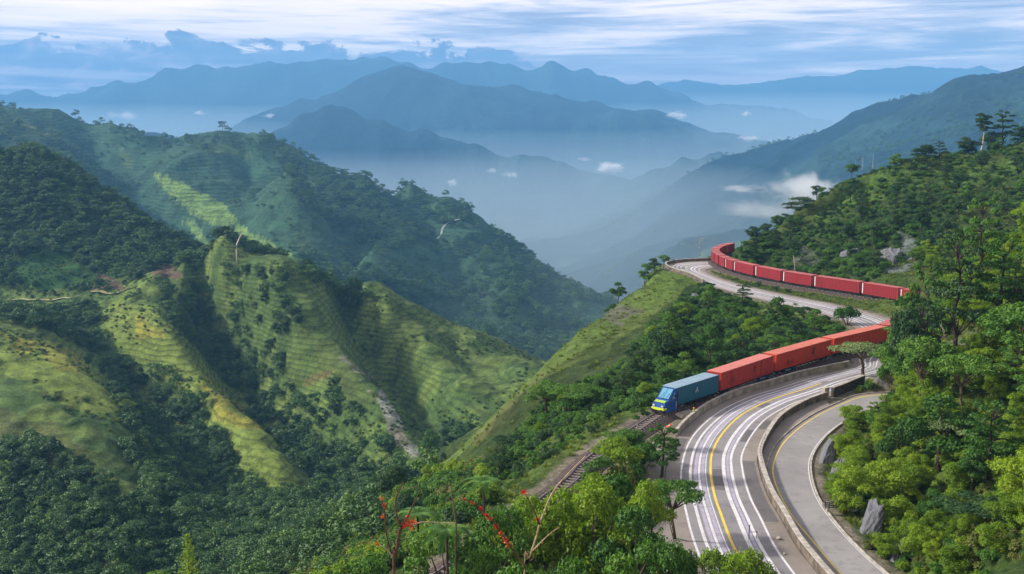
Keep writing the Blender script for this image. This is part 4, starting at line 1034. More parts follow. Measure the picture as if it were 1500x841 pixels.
for u, vb, vt, k, lb in [(1104, 366, 340, 'dround0', 'dark tree on the skyline nearest to the hairpin wagons'), (1122, 350, 328, 'dround1', 'second dark tree on the skyline right of the hairpin wagons'), (1140, 342, 320, 'round2', 'rounded skyline tree just left of the wide domed tree'), (1206, 318, 300, 'round1', 'low skyline tree just right of the wide domed tree')]:
    plant_sky(k, u, (vb-vt)*.9, (vb-vt)*1.0, 330, 440, lb, group='skyline trees on the hill beyond the train')
for u, vb, vt, k, w, lb in [(1432, 240, 196, 'tall1', 36, 'tallest slim tree on the right skyline'), (1446, 238, 212, 'dround1', 34, 'broad dark tree at the foot of the tallest skyline tree'), (1463, 240, 200, 'lay1', 40, 'slim tree right of the tallest one on the right skyline'), (1492, 225, 203, 'dround2', 34, 'dark rounded tree at the right edge of the skyline'), (1415, 242, 222, 'dround0', 34, 'dark spreading tree left of the tallest skyline tree'), (1352, 252, 232, 'dround1', 40, 'dark bushy tree where the right skyline turns level'), (1310, 256, 240, 'round0', 26, 'small tree on the skyline slope left of the bushy one')]:
    plant_sky(k, u, vb-vt+4, w*1.1, 340, 470, lb, group='trees on the right skyline')
for u, vb, vt, D, k, w, lb in [(1398, 520, 340, 150, 'lay1', 120, 'tallest dark tiered tree on the right slope above the wagons'), (1352, 520, 395, 160, 'lay2', 90, 'dark tiered tree whose branches overlap the shortest crimson wagon'), (1330, 520, 425, 172, 'round1', 60, 'small tree where the crimson wagons meet the right slope'),
        (1312, 545, 470, 165, 'lay0', 70, 'tree covering the end of the lower train leg'), (1350, 610, 490, 140, 'round2', 85, 'vivid green tree standing in front of the train end on the right slope'), (1460, 520, 350, 150, 'lay0', 110, 'green tiered tree near the right picture edge above the slope'), (1435, 420, 290, 190, 'lay2', 80, 'tiered tree on the grassy ledge high on the right slope'),
        (1322, 560, 452, 152, 'dround1', 62, 'dark tree closing off the end of the lower train leg'), (1345, 570, 436, 148, 'lay1', 80, 'dark tiered tree between the two ends of the train'), (1306, 560, 478, 158, 'round0', 46, 'green tree against the end of the third red wagon'), (1490, 620, 440, 135, 'round2', 120, 'large green tree at the right edge half way up the slope'), (1370, 700, 575, 120, 'round0', 110, 'large bright green tree above the broken sign panels'), (1450, 700, 590, 112, 'lay0', 120, 'large tiered tree right of the bright one above the broken sign'),
        (1296, 570, 500, 172, 'lime1', 50, 'bright tree beside the pale flat crowned one'), (1442, 860, 745, 92, 'umb2', 150, 'grey green spreading tree at the bottom right corner'), (1410, 640, 520, 130, 'umb0', 95, 'spreading green tree half way up the right slope')]:
    plant_px(k, u, vb, vt, D, lb, width=w, group='trees on the right slope')
for u, vb, vt, k, w, lb in [(629, 668, 628, 'round0', 34, 'round green tree on the valley line at the foot of the rock slide')]:
    plant_px(k, u, vb, vt, 425, lb, width=w)
for u, vb, D, w, k, lb in [(188, 650, 470, 30, 'lime2', 'bright green round tree in the ravine on the left hill'), (130, 535, 545, 18, 'dround0', 'dark tree on the pale spur of the left hill'), (62, 525, 545, 16, 'dround1', 'small dark tree standing alone on the yellow spur'), (88, 522, 545, 12, 'dround2', 'tiny dark tree on the yellow spur right of the lone one'),
        (450, 405, 680, 22, 'dround0', 'dark round tree on the crest of the left hill by the path'), (520, 432, 680, 26, 'dround1', 'dark tree on the right shoulder of the left hill crest'), (150, 535, 545, 13, 'dround2', 'smallest dark tree right of the one on the pale spur')]:
    plant_px(k, u, vb, vb-w*1.1, D, lb, width=w, group='lone trees on the left hill')
# --- foreground thicket along the bottom
fg = [(870,900,705,84,'lime0',150),(930,900,735,80,'round0',140),(985,930,790,72,'lime1',120),(1045,930,800,72,'lime0',110),(1100,920,800,74,'lime2',100),(1130,930,822,70,'bush1',90),(825,900,712,88,'lime2',140),(775,900,722,86,'lime0',140),
      (720,920,742,78,'lime1',130),(690,950,778,60,'lime0',120),(620,960,790,58,'lime2',120),(575,960,806,58,'lime1',110),(648,930,762,76,'round1',130),(905,900,690,92,'round1',110),(950,870,700,98,'lime2',80),(840,960,790,62,'lime1',130),(910,960,800,60,'round0',120),(760,960,800,60,'round2',120),
      (545,930,812,74,'round0',90),(1010,870,770,90,'bush0',60),(745,900,760,92,'lime0',110),(800,900,735,96,'round1',110),(700,930,775,84,'round2',110),(933,700,628,130,'round0',66),(905,690,638,124,'lime2',84),(944,690,640,127,'bush0',60),(880,700,668,116,'round1',74),(868,720,690,110,'lime0',60),(918,700,626,132,'lime1',70),(912,700,652,132,'lime2',40),(530,960,830,62,'bush0',80),(880,780,668,108,'bush0',60),(910,740,660,118,'bush2',60),(930,720,668,120,'bush0',60),(1000,960,830,58,'lime0',110),(1075,960,836,60,'lime1',100)]
fl = ['tall yellow green tree left of the road in the foreground thicket', 'dense green tree left of the painted lanes in the foreground', 'glossy green tree under the low flat crowned one', 'yellow green tree top overlapping the bottom of the wide road', 'leafy tree top where the wide road leaves the picture', 'lowest bush at the right end of the foreground thicket', 'yellow green tree below the bare track end', 'leafy tree behind the right red flowered plant',
      'leafy tree between the two red flowered plants', 'brightest lime tree right of the left red flowered plant', 'lime tree top at the foot of the left red flowered plant', 'leafy tree left of the left red flowered plant stem', 'mid green tree behind the lime tree tops', 'green tree top just below the thin sparse tree', 'small green tree beneath the tiered tree by the footway', 'lime tree low in the middle of the thicket', 'dense dark tree low in the middle of the thicket', 'green tree at the foot of the right red flowered plant',
      'dark green tree at the left end of the foreground thicket', 'bush beside the footway edging below the low flat crowned tree', 'yellow green tree top between the flower spike and the track end', 'green tree top right below the visible end of the bare track', 'green tree top behind the arching scarlet flower spike', 'small green tree hiding part of the bare track before the engine', 'yellow green tree beside the bare track below the thin sparse tree', 'green bush nearest to the front of the blue engine', 'rounded green tree on the near bank of the bare track', 'yellow green tree on the near bank at the visible end of the bare track', 'tallest small tree on the near bank between the bare track and the engine', 'small lime tree hiding part of the bare track', 'lowest bush at the left end of the foreground thicket', 'bush on the right bank of the bare track', 'olive bush between the bare track and the tiered tree', 'bush at the foot of the tiered tree', 'lime tree top at the very bottom below the footway', 'leafy tree top at the very bottom below the painted lanes']
for (u, vb, vt, D, k, w), lb in zip(fg, fl):
    x = P(u, vt, D)[0]; z = gz(x, D); H = PROTO[k][2]; top = P(u, vt, D)[2]; Rr = PROTO[k][3]
    sz = w*D/FPX/2/Rr; fl_ = max(.6, (top-z)/H/sz)
    plant(k, x, D, sz, z-.2, label=lb, flat=min(fl_, 2.0), cat='bush' if 'bush' in k else 'tree', group='foreground thicket below the road')
# --- trees picked at random over the wooded parts, each an object of its own
def poisson(X0, X1, Y0_, Y1_, r, n, ok, sd):
    rg = np.random.default_rng(sd); out = []
    for _ in range(n):
        y = math.exp(rg.uniform(math.log(Y0_), math.log(Y1_))); x = rg.uniform(X0, X1)
        if abs(x/y) > .62: continue
        if not ok(x, y): continue
        if all((x-a)**2+(y-b)**2 > (r*(1+.004*y))**2 for a, b in out): out.append((x, y))
    return out
def bench(x, y): return float(samp(BENCH, x, y)[0])
def forest_at(x, y): return float(samp(FOR, x, y)[0])
LANDM = [((1264,560),'the pale flat tree'), ((1215,675),'the grey rock face'), ((1268,775),'the lower rock face'), ((1232,740),'the broken sign panels'), ((1350,610),'the train end'), ((1398,420),'the tallest tiered tree'), ((1442,800),'the corner tree'), ((1490,640),'the pale grassy bank'), ((1480,340),'the grassy ledge'), ((1420,560),'the spreading tree'), ((1310,640),'the slip road bend'), ((1330,820),'the slip road foot'),
    ((972,500),'the dark round tree'), ((1241,460),'the round bush'), ((1045,565),'the first red wagon'), ((985,590),'the blue engine'), ((1160,540),'the orange red wagon'), ((1250,515),'the third red wagon'), ((800,580),'the bright domed tree'), ((850,590),'the broad flat tree'), ((786,660),'the umbrella pair'), ((1060,405),'the hairpin bend'), ((1120,425),'the upper road leg'), ((1180,440),'the small meadow'), ((900,640),'the thin sparse tree'), ((930,460),'the bare brown scar'), ((1020,440),'the purple rock outcrop'),
    ((1176,330),'the wide domed tree'), ((1305,370),'the grey cliff'), ((1290,385),'the pale dead trunk'), ((1165,380),'the thin pale trunk'), ((1352,250),'the level skyline'), ((1220,400),'the long ribbed wagon'), ((1100,375),'the hairpin wagons'), ((1430,300),'the upper right hillside')]
pend = []
def bulk(spots, kinds, smin, smax, group, sd):
    rg = np.random.default_rng(sd)
    for x, y in spots:
        if lim_top(x, y, gz(x, y), 7*smin) > 1: continue
        k = kinds[rg.integers(len(kinds))]; s_ = rg.uniform(smin, smax); o = None
        while s_ > smin and lim_top(x, y, gz(x, y), PROTO[k][2]*s_) > 0: s_ *= .85
        if lim_top(x, y, gz(x, y), PROTO[k][2]*s_) > 1.5: continue
        o = plant(k, x, y, s_, group=group, cat='bush' if k[:4] in ('bush', 'shru') else 'tree', rz=rg.uniform(0, 6.28))
        u, v = proj(x, y, gz(x, y)+PROTO[k][2]*s_*.6); base = k.rstrip('012')
        d = sorted(((math.hypot(u-a, v-b), nm, a, b) for (a, b), nm in LANDM))[:2]
        kindw = {'umb': 'flat topped tree', 'lay': 'tiered tree', 'bush': 'bush', 'shrub': 'shrub', 'tall': 'slender tree', 'lime': 'yellow green tree', 'dround': 'dark rounded tree', 'round': 'green rounded tree'}[base]
        sw = 'small' if s_ < smin+(smax-smin)*.33 else ('large' if s_ > smin+(smax-smin)*.66 else 'medium')
        rel = 'above' if v < d[0][3]-18 else ('below' if v > d[0][3]+18 else 'beside')
        pend.append([o, f'{sw} {kindw} {rel} {d[0][1]}, towards {d[1][1]}', u, v])
def lim_top(x, y, z, h):
    """how many pixels of the lookout's view a tree of height h would stand up in front of the road or the open grass"""
    if (not hasattr(x, '__len__')) and (y < 130 or y > 345 or x > np.interp(y, [130, 166, 180, 206, 240, 258, 300, 345], [5, 24, 42, 66, 80, 74, 64, 58])): return -9
    u, v = proj(x, y, z+h); return np.interp(u, VLU, VLV)-v
VLU = [600, 640, 700, 760, 800, 840, 880, 920, 940, 1000, 1030, 1060, 1100, 1135, 1170, 1230, 1265, 1300]; VLV = [750, 722, 684, 628, 568, 560, 549, 520, 484, 434, 412, 402, 412, 430, 441, 461, 474, 488]
def hillok(x, y): 
    u, v = proj(x, y, gz(x, y)); return bench(x, y) > 4.2 and u < 1640
right = poisson(25, 190, 88, 245, 3.3, 5000, lambda x, y: hillok(x, y) and proj(x, y, gz(x, y))[0] > 1190 and x > np.interp(y, [85, 99, 112, 130, 150, 170, 200, 230, 262], [47, 44, 43, 43, 50, 65, 89, 112, 116]) and not (y > 236 and x < 112) and vnoise(np.array([x/14.]), np.array([y/14.]))[0] > .22, 1)
right = [p for p in right if float(samp(VIS.astype(float), *p)[0]) > .2][:110]
bulk(right, ['lay0', 'round0', 'lime2', 'lime1', 'round2', 'umb0', 'lay2', 'umb1', 'bush1', 'lime2', 'bush1', 'lime0', 'bush2'], .50, 1.10, 'trees on the steep slope right of the road', 2)
spur = poisson(-15, 85, 132, 300, 3.4, 6000, lambda x, y: bench(x, y) > 6.0 and forest_at(x, y) > .7 and x < np.interp(y, [130, 166, 180, 206, 240, 258, 300], [0, 20, 38, 62, 76, 70, 58]), 3)
bulk(spur[:95], ['dround0', 'dround1', 'round0', 'umb2', 'dround2', 'round1', 'umb0', 'lay1', 'lime2'], .30, .95, 'trees in the wood between the two train legs', 4)
back = poisson(60, 230, 283, 420, 4.6, 6000, lambda x, y: bench(x, y) > 9 and gz(x, y) > ZB+1.5 and x > np.interp(y, [283, 300, 350, 400], [96, 88, 86, 100]) and forest_at(x, y) > .05 and float(samp(VIS.astype(float), x, y)[0]) > .3, 5)
bulk(back[:110], ['dround0', 'round0', 'dround1', 'round2', 'lay1', 'dround2', 'bush0'], .45, .9, 'trees on the hill beyond the upper train leg', 6)
# tell apart those that would read the same
from collections import defaultdict
by = defaultdict(list)
for r in pend: by[r[1]].append(r)
for lb, rs in by.items():
    if len(rs) > 1:
        rs.sort(key=lambda r: r[3]); w = {2: ['upper', 'lower'], 3: ['uppermost', 'middle', 'lowest'], 4: ['uppermost', 'second highest', 'second lowest', 'lowest'], 5: ['uppermost', 'second highest', 'middle', 'second lowest', 'lowest']}.get(len(rs))
        for i, r in enumerate(rs): r[1] = (w[i]+' '+lb) if w else lb
for o, lb, u, v in pend: o['label'] = lb

# --- masses nobody could count: one object each, placed with geometry nodes
def mass(name, keys, pts, scl, sd):
    """pts (n,3); scl (n,)"""
    rg = np.random.default_rng(sd); n = len(pts)
    me = bpy.data.meshes.new(name); me.vertices.add(n); me.vertices.foreach_set('co', np.asarray(pts, np.float32).ravel())
    for nm, tp, arr in [('rot', 'FLOAT', rg.uniform(0, 6.28, n).astype(np.float32)), ('scl', 'FLOAT', np.asarray(scl, np.float32)), ('pick', 'INT', rg.integers(0, len(keys), n).astype(np.int32))]:
        a = me.attributes.new(nm, tp, 'POINT'); a.data.foreach_set('value', arr)
    me.update(); o = link(name, me); tag(o, kind='stuff')
    ng = bpy.data.node_groups.new(name, 'GeometryNodeTree'); ng.interface.new_socket('Geometry', in_out='INPUT', socket_type='NodeSocketGeometry'); ng.interface.new_socket('Geometry', in_out='OUTPUT', socket_type='NodeSocketGeometry')
    N = ng.nodes; Lk = ng.links; gi = N.new('NodeGroupInput'); go = N.new('NodeGroupOutput'); ip = N.new('GeometryNodeInstanceOnPoints'); jn = N.new('GeometryNodeJoinGeometry')
    for k in keys:
        oi = N.new('GeometryNodeObjectInfo'); oi.inputs['Object'].default_value = _made[k] if isinstance(k, str) else k; oi.inputs['As Instance'].default_value = True; oi.transform_space = 'ORIGINAL'
        Lk.new(oi.outputs['Geometry'], jn.inputs[0])
    def attr(nm, tp):
        q = N.new('GeometryNodeInputNamedAttribute'); q.data_type = tp; q.inputs['Name'].default_value = nm; return q.outputs[0]
    cx = N.new('ShaderNodeCombineXYZ'); Lk.new(attr('rot', 'FLOAT'), cx.inputs[2])
    Lk.new(gi.outputs[0], ip.inputs['Points']); Lk.new(jn.outputs[0], ip.inputs['Instance']); ip.inputs['Pick Instance'].default_value = True
    Lk.new(attr('pick', 'INT'), ip.inputs['Instance Index']); Lk.new(cx.outputs[0], ip.inputs['Rotation']); Lk.new(attr('scl', 'FLOAT'), ip.inputs['Scale'])
    Lk.new(ip.outputs[0], go.inputs[0]); md = o.modifiers.new('scatter', 'NODES'); md.node_group = ng
    return o
def scatter(y0, y1, n, dens, sd, spread=.60):
    """random ground points; dens(x, y, z, u, v, forest, bench) -> chance"""
    rg = np.random.default_rng(sd); y = np.exp(rg.uniform(math.log(y0), math.log(y1), n)); x = y*rg.uniform(-spread, spread, n)
    z = samp(ZZ, x, y); f = samp(FOR, x, y); b = samp(BENCH, x, y); vis = samp(VIS.astype(np.float32), x, y); u, v = proj(x, y, z)
    # even out to a constant number per unit of ground, as far as the count allows
    k = (rg.random(n) < dens(x, y, z, u, v, f, b)) & (vis > .05)
    return np.stack([x, y, z], 1)[k], rg
# first individual far trees, the source of the far crowns
far_ids = []
for i, (u, v, lb) in enumerate([(560, 250, 'dark tree on the crest of the second ridge, right of its top'), (590, 262, 'second dark tree down the crest of the second ridge'), (245, 222, 'dark tree in the saddle of the second ridge'), (330, 204, 'tree at the top of the second ridge'), (690, 322, 'dark tree above the pale road bend on the second ridge'), (118, 180, 'lone tree at the top left of the second ridge')]):
    plant_sky('far%d' % (i % 3), u, 12, 13, 1500, 2500, lb, group='trees on the crest of the second ridge')
plant('shrub0', *at(1330, 700)[:2], 1.0, cat='bush', name='shrub', label='small shrub among the greenery above the lower rock face'); plant('shrub1', *at(1475, 380)[:2], 1.0, cat='bush', name='shrub', label='small olive shrub on the grassy ledge'); plant('shrub2', *at(760, 640)[:2], 1.0, cat='bush', name='shrub', label='small dark shrub on the grassy flank')
for k in ('round', 'dround', 'umb', 'lay', 'bush', 'lime', 'tall', 'shrub', 'far'):
    for i in range(3): _made.get('%s%d' % (k, i)) or print('unused proto', k, i)
P1, rg = scatter(130, 1000, 75000, lambda x, y, z, u, v, f, b: np.where((y > 470) | ((y > 290) & (u < 900)) | ((u < 640) & (x < -12)), f, 0)*(y/1000)*.95, 11)
pv = np.interp(proj(P1[:, 0], P1[:, 1], P1[:, 2])[0], [0,50,100,150,200,250,290,318], [443,441,438,430,420,408,398,387]); vv = proj(P1[:, 0], P1[:, 1], P1[:, 2])[1]; uu = proj(P1[:, 0], P1[:, 1], P1[:, 2])[0]
onp = (P1[:, 1] > 600) & (uu < 325) & (vv > pv-4) & (vv < pv+13); P1 = P1[~onp]
mass('forest', ['far0', 'far1', 'far2', 'dround1'], P1-[0, 0, 1.5], rg.uniform(.40, 1.15, len(P1)), 12)
P2, rg = scatter(1000, 2700, 60000, lambda x, y, z, u, v, f, b: f*.60, 13)
mass('forest', ['far0', 'far1', 'far2'], P2-[0, 0, 2.], rg.uniform(.8, 1.9, len(P2)), 14)
# crest trees of the second ridge
cl = np.array([P(u, v, D) for u, v, D in [l for l in LINES if l[0] == (-900, 180, 2500)][0]]); tt = rng.uniform(5, len(cl)-2, 420); ii = tt.astype(int); ff = (tt-ii)[:, None]
Pc = cl[ii]*(1-ff)+cl[ii+1]*ff+rng.normal(size=(len(tt), 3))*[8, 25, 0]; keep = vnoise(Pc[:, 0]/90., Pc[:, 1]/900.) > .45; Pc = Pc[keep]; Pc[:, 2] = samp(ZZ, Pc[:, 0], Pc[:, 1])-1
mass('crest_forest', ['far0', 'far1', 'far2'], Pc, rng.uniform(.7, 1.7, len(Pc)), 15)
P3, rg = scatter(2700, 5200, 30000, lambda x, y, z, u, v, f, b: np.where((u > 880), sstep(.48, .62, fbm(x, y, 500, 3, .5, 5.))*.5, .0), 16)
mass('distant_forest', ['far0', 'far1', 'far2'], P3-[0, 0, 3.], rg.uniform(1.0, 2.2, len(P3)), 17)
rx = lambda y: np.interp(y, [85, 99, 112, 130, 150, 170, 200, 230, 262], [38, 37, 35, 34, 42, 56, 82, 106, 110])
ROCKS = [(1209, 672, 13, 30), (1222, 700, 14, 34), (1268, 772, 20, 34), (1312, 812, 16, 24)]
def clear_rock(u, v):
    m = np.ones(len(u), bool)
    for a, b_, w, h in ROCKS: m &= ((u-a)/w)**2+((v-b_+4)/h)**2 > 1
    return m
P4, rg = scatter(55, 300, 110000, lambda x, y, z, u, v, f, b: ((x > rx(y)) & (b > .75) & (u > 1170) & clear_rock(u, v))*.42*np.clip(y/200, .3, 1), 18, .72)
mass('undergrowth', ['bush0', 'shrub0', 'shrub1', 'bush1', 'bush2', 'lime0'], P4-[0, 0, .3], rg.uniform(.35, .95, len(P4))*np.where(rg.random(len(P4)) < .1, 1., .75), 19)
P5, rg = scatter(120, 470, 110000, lambda x, y, z, u, v, f, b: np.where((x < rx(y)) | (y > 262), f*.55*np.clip(y/300, .3, 1), 0)*(b > 3)*(u > 620), 20)
near_side = P5[:, 0] < np.interp(P5[:, 1], [130, 166, 180, 206, 240, 258, 300, 345], [5, 24, 42, 66, 80, 74, 64, 58]); P5 = P5[~(near_side & (lim_top(P5[:, 0], P5[:, 1], P5[:, 2], 1.6) > 2))]
mass('undergrowth', ['shrub2', 'bush0', 'shrub0', 'shrub2'], P5-[0, 0, .3], rg.uniform(.4, 1.1, len(P5)), 21)
P9, rg = scatter(45, 230, 30000, lambda x, y, z, u, v, f, b: ((x < -1) & (b > 3) & (v > 690) & (u < 720))*.5*np.clip(y/150, .3, 1), 31)
mass('undergrowth', ['bush0', 'shrub0', 'bush1', 'shrub2', 'bush2'], P9-[0, 0, .3], rg.uniform(.6, 1.5, len(P9)), 32)
# tussocks of grass
rg = np.random.default_rng(5); n = 90; a = rg.uniform(0, 6.28, n); r = rg.random(n)*.5; base = np.stack([np.cos(a)*r, np.sin(a)*r, np.zeros(n)], 1); tip = base+np.stack([np.cos(a)*.35, np.sin(a)*.35, rg.uniform(.4, .9, n)], 1)*rg.uniform(.6, 1.1, n)[:, None]
sd_ = np.stack([-np.sin(a), np.cos(a), np.zeros(n)], 1)*.06; V = np.stack([base-sd_, base+sd_, tip+sd_*.3, tip-sd_*.3], 1).reshape(-1, 3)
tus = link('grass_tussock', np_mesh('grass_tussock', V, np.arange(n*4).reshape(n, 4), [LM_GRASS]), None, tuple(at(1165, 448))); tag(tus, 'pale grass tussock on the verge of the small meadow by the upper road leg', 'grass')
P6, rg = scatter(100, 460, 150000, lambda x, y, z, u, v, f, b: (b > .6)*(u > 560)*np.where(f > .8, .12, .45)*np.where((u < 1010) & (x < 58), .35, 1)*np.clip(y/350, .2, 1), 22)
mass('grass', [tus], P6-[0, 0, .1], rg.uniform(.35, .9, len(P6)), 23)
P7, rg = scatter(290, 1000, 120000, lambda x, y, z, u, v, f, b: (u < 900)*np.where(f > .5, 0, .5*sstep(.50, .70, fbm(x, y, 35, 3, .5, 44.)))*(y/1000), 24)
mass('scrub', ['shrub1', 'shrub2', 'shrub0'], P7-[0, 0, .4], rg.uniform(.4, 1.2, len(P7)), 25)
# ---------------------------------------------------------------- small things
def draped(name, uvs, width, material, lift=.35, dmin=20, kind='structure'):
    pts = np.array([lookup(u, v, dmin)[:2] for u, v in uvs]); L = catmull([tuple(p) for p in pts], width*.6); a, b = offs(L, -width/2), offs(L, width/2); n = len(L)
    za = samp(ZZ, a[:, 0], a[:, 1]); zb = samp(ZZ, b[:, 0], b[:, 1]); zm = np.maximum(za, zb); V = np.concatenate([np.c_[a, za*.4+zm*.6+lift], np.c_[b, zb*.4+zm*.6+lift]]); i = np.arange(n-1)
    return tag(link(name, np_mesh(name, V, np.stack([i, i+1, n+i+1, n+i], 1), [material])), kind=kind)
M_DIRT = mat('dirt_track', (.34, .30, .22), .95, .3, .3); M_PALEROAD = mat('pale_road', (.62, .62, .60), .9, .2, .1)
draped('path', [(-60,446),(0,443),(50,441),(100,438),(150,430),(200,420)], 3.0, mat('grassy_path', (.30, .31, .13), .95, .3, .4), dmin=300)
draped('dirt_road', [(641,350),(646,345),(648,337),(652,331),(662,327),(676,322)], 3.6, mat('road_far', (.30, .31, .31)), .8, dmin=1000)

def rock(name, u, v, wpx, hpx, seed, label, D=None):
    p = lookup(u, v+hpx*.3, 60); D = p[1]; w = wpx*D/FPX; h = hpx*D/FPX*(1.45 if D < 180 else .8)
    bm = bmesh.new(); bmesh.ops.create_icosphere(bm, subdivisions=5, radius=1.0); rg = np.random.default_rng(seed)
    co = np.array([q.co for q in bm.verts]); n = co/np.linalg.norm(co, axis=1)[:, None]
    d = np.ones(len(co))
    for i in range(16):           # flat cleaved faces
        a = rg.normal(size=3); a /= np.linalg.norm(a); c = rg.uniform(.55, .85); t = n@a; d = np.minimum(d, np.where(t > .05, c/np.maximum(t, .05), 9))
    d *= 1+.05*np.sin(n[:, 2]*22+3*np.sin(n[:, 0]*6))+.03*(rg.random(len(co))-.5)
    P_ = n*d[:, None]*np.array([w*.52, w*.6, h*.80]); sh = P_[:, 2].copy(); P_[:, 0] += sh*.42; P_[:, 1] += sh*.35
    for q, c in zip(bm.verts, P_): q.co = c
    me = bpy.data.meshes.new(name); bm.to_mesh(me); bm.free(); me.materials.append(M_ROCK)
    return tag(link(name, me, None, (p[0]+.3, p[1]+w*.45, p[2]-h*.08)), label, 'rock')
M_ROCK = bpy.data.materials.new('grey_rock'); M_ROCK.use_nodes = True; T = NT(M_ROCK.node_tree); _b = T.n['Principled BSDF']; co = T.node('ShaderNodeTexCoord').outputs['Object']
x, y, z = T.xyz(co); sv = T.comb(T.math('ADD', T.math('MULTIPLY', x, 2.4), T.math('MULTIPLY', z, -.9)), T.math('MULTIPLY', y, 1.5), T.math('MULTIPLY', z, .5)); f = T.noise(sv, 1.2, 7., .7)
T.put(_b.inputs['Base Color'], T.ramp(f, [(.32, (.035, .035, .03)), (.45, (.14, .145, .16)), (.6, (.16, .17, .20)), (.75, (.26, .25, .24))])); _b.inputs['Roughness'].default_value = .8
bn = T.node('ShaderNodeBump'); bn.inputs['Strength'].default_value = 1.; bn.inputs['Distance'].default_value = .25; T.put(bn.inputs['Height'], f); T.l.new(bn.outputs[0], _b.inputs['Normal'])
rock('rock', 1209, 668, 24, 44, 3, 'upper bluish grey rock face rising from the slip road edge'); rock('rock', 1221, 696, 26, 50, 4, 'second grey rock face just below the upper one by the slip road')
rock('rock', 1270, 772, 36, 50, 5, 'grey brown rock face below the broken sign panels'); rock('rock', 1315, 815, 30, 40, 6, 'lowest purple grey rock in the greenery near the slip road foot')
rock('rock_outcrop', 1015, 436, 30, 14, 7, 'dark purple rock outcrop under the trees below the hairpin')
rock('rock_outcrop', 1306, 376, 44, 40, 9, 'grey cliff face on the hill above the long ribbed wagon'); rock('rock_outcrop', 1246, 372, 30, 26, 10, 'smaller dark rock face left of the grey cliff')

def bare_tree(name, base, H, seed, label, material, spread=.5, lean=(0, 0), n=7, r0=None, forks=2):
    rg = np.random.default_rng(seed); root = empty(name, tuple(base)); tag(root, label, 'tree'); mb = MB(); br = MB(); r0 = r0 or H*.022
    top = np.array([lean[0]*H, lean[1]*H, H*.75]); tr = limb(mb, (0, 0, -.4), top, r0, r0*.45, rg, 7, .12, 6)
    for i in range(n):
        b0 = tr[min(7, 2+i*5//n+1)]; a = i*2.4+rg.normal()*.4; L = H*rg.uniform(.25, .42)
        c = b0+np.array([math.cos(a)*spread, math.sin(a)*spread, .75])*L; q = limb(br, b0, c, r0*.4, r0*.16, rg, 4, .3, 5)
        for j in range(forks+2):
            a2 = a+rg.normal()*.9; s0 = q[1+j % 4]; limb(br, s0, s0+np.array([math.cos(a2)*spread, math.sin(a2)*spread, .7])*L*rg.uniform(.3, .6), r0*.18, r0*.08, rg, 3, .3, 4)
    mb.build('trunk', material, root, True); br.build('branches', material, root, True); return root
p = G(1031, 373); bare_tree('bare_tree', (p[0]-1.5, p[1]+1, ZB-.2), 7.2, 1, 'leafless grey tree standing on the wall of the far hairpin bend', M_PBARK, .8)
p = lookup(1290, 575, 100); bare_tree('bare_tree', (p[0]+4, p[1]-1, gz(p[0]+4, p[1]-1)), 6.5, 4, 'leafless grey tree among the green crowns right of the pale flat tree', M_PBARK, 1., (.2, 0))
p = lookup(1375, 560, 100); bare_tree('bare_tree', tuple(p), 8., 5, 'leafless fan shaped tree high in the green of the right slope', M_PBARK, .9, (.1, 0))
for (u, vb, vt, lb, ln) in [(1166, 402, 374, 'thin pale bare trunk rising behind the upper train leg, left one', -.12), (1295, 396, 372, 'straight pale dead trunk before the grey cliff behind the upper train', 0.)]:
    D = 300; q = P(u, vb, D); z = gz(q[0], D); h = max(4., P(u, vt, D)[2]-z); mb = MB(); mb.tube([(0, 0, -.4), (ln*h*.3, 0, h*.35), (ln*h*.5, 0, h*.7), (ln*h, 0, h)], [.17, .14, .11, .06], 7, M_PBARK)
    mb.tube([(ln*h*.5, 0, h*.7), (.8, .2, h*.85), (1.3, .2, h*.97)], [.08, .05, .03], 5, M_PBARK); mb.tube([(ln*h*.6, 0, h*.8), (-.7, .2, h*.95)], [.06, .03], 5, M_PBARK)
    tag(mb.build('dead_trunk', None, None, True, (q[0], D, z)), lb, 'dead tree')
p = lookup(347, 386, 300); h = 21.; mb = MB(); mb.tube([(0, 0, -1), (0, 0, h*.4), (.5, 0, h*.62), (2.4, 0, h*.82), (4.6, 0, h)], [.42, .38, .34, .3, .2], 8, M_PALE)
for f in range(6): mb.tube([(.8+f*.6, 0, h*.66+f*1.1), (1.8+f*.6, .3, h*.68+f*1.1)], [.12, .05], 4, M_PALE)
tag(mb.build('dead_trunk', None, None, True, tuple(p)), 'tall white dead trunk bent at the top, on the crest of the left hill', 'dead tree')
p = lookup(594, 296, 1000); mb = MB(); mb.tube([(0, 0, -1), (3, 0, 14), (7, 0, 26)], [.6, .5, .3], 6, M_DBARK); mb.tube([(3, 0, 14), (9, 0, 17)], [.4, .2], 5, M_DBARK)
tag(mb.build('dead_trunk', None, None, True, tuple(lookup(294, 286, 1000))), 'dark leaning snag in the bright meadow on the second ridge', 'dead tree')
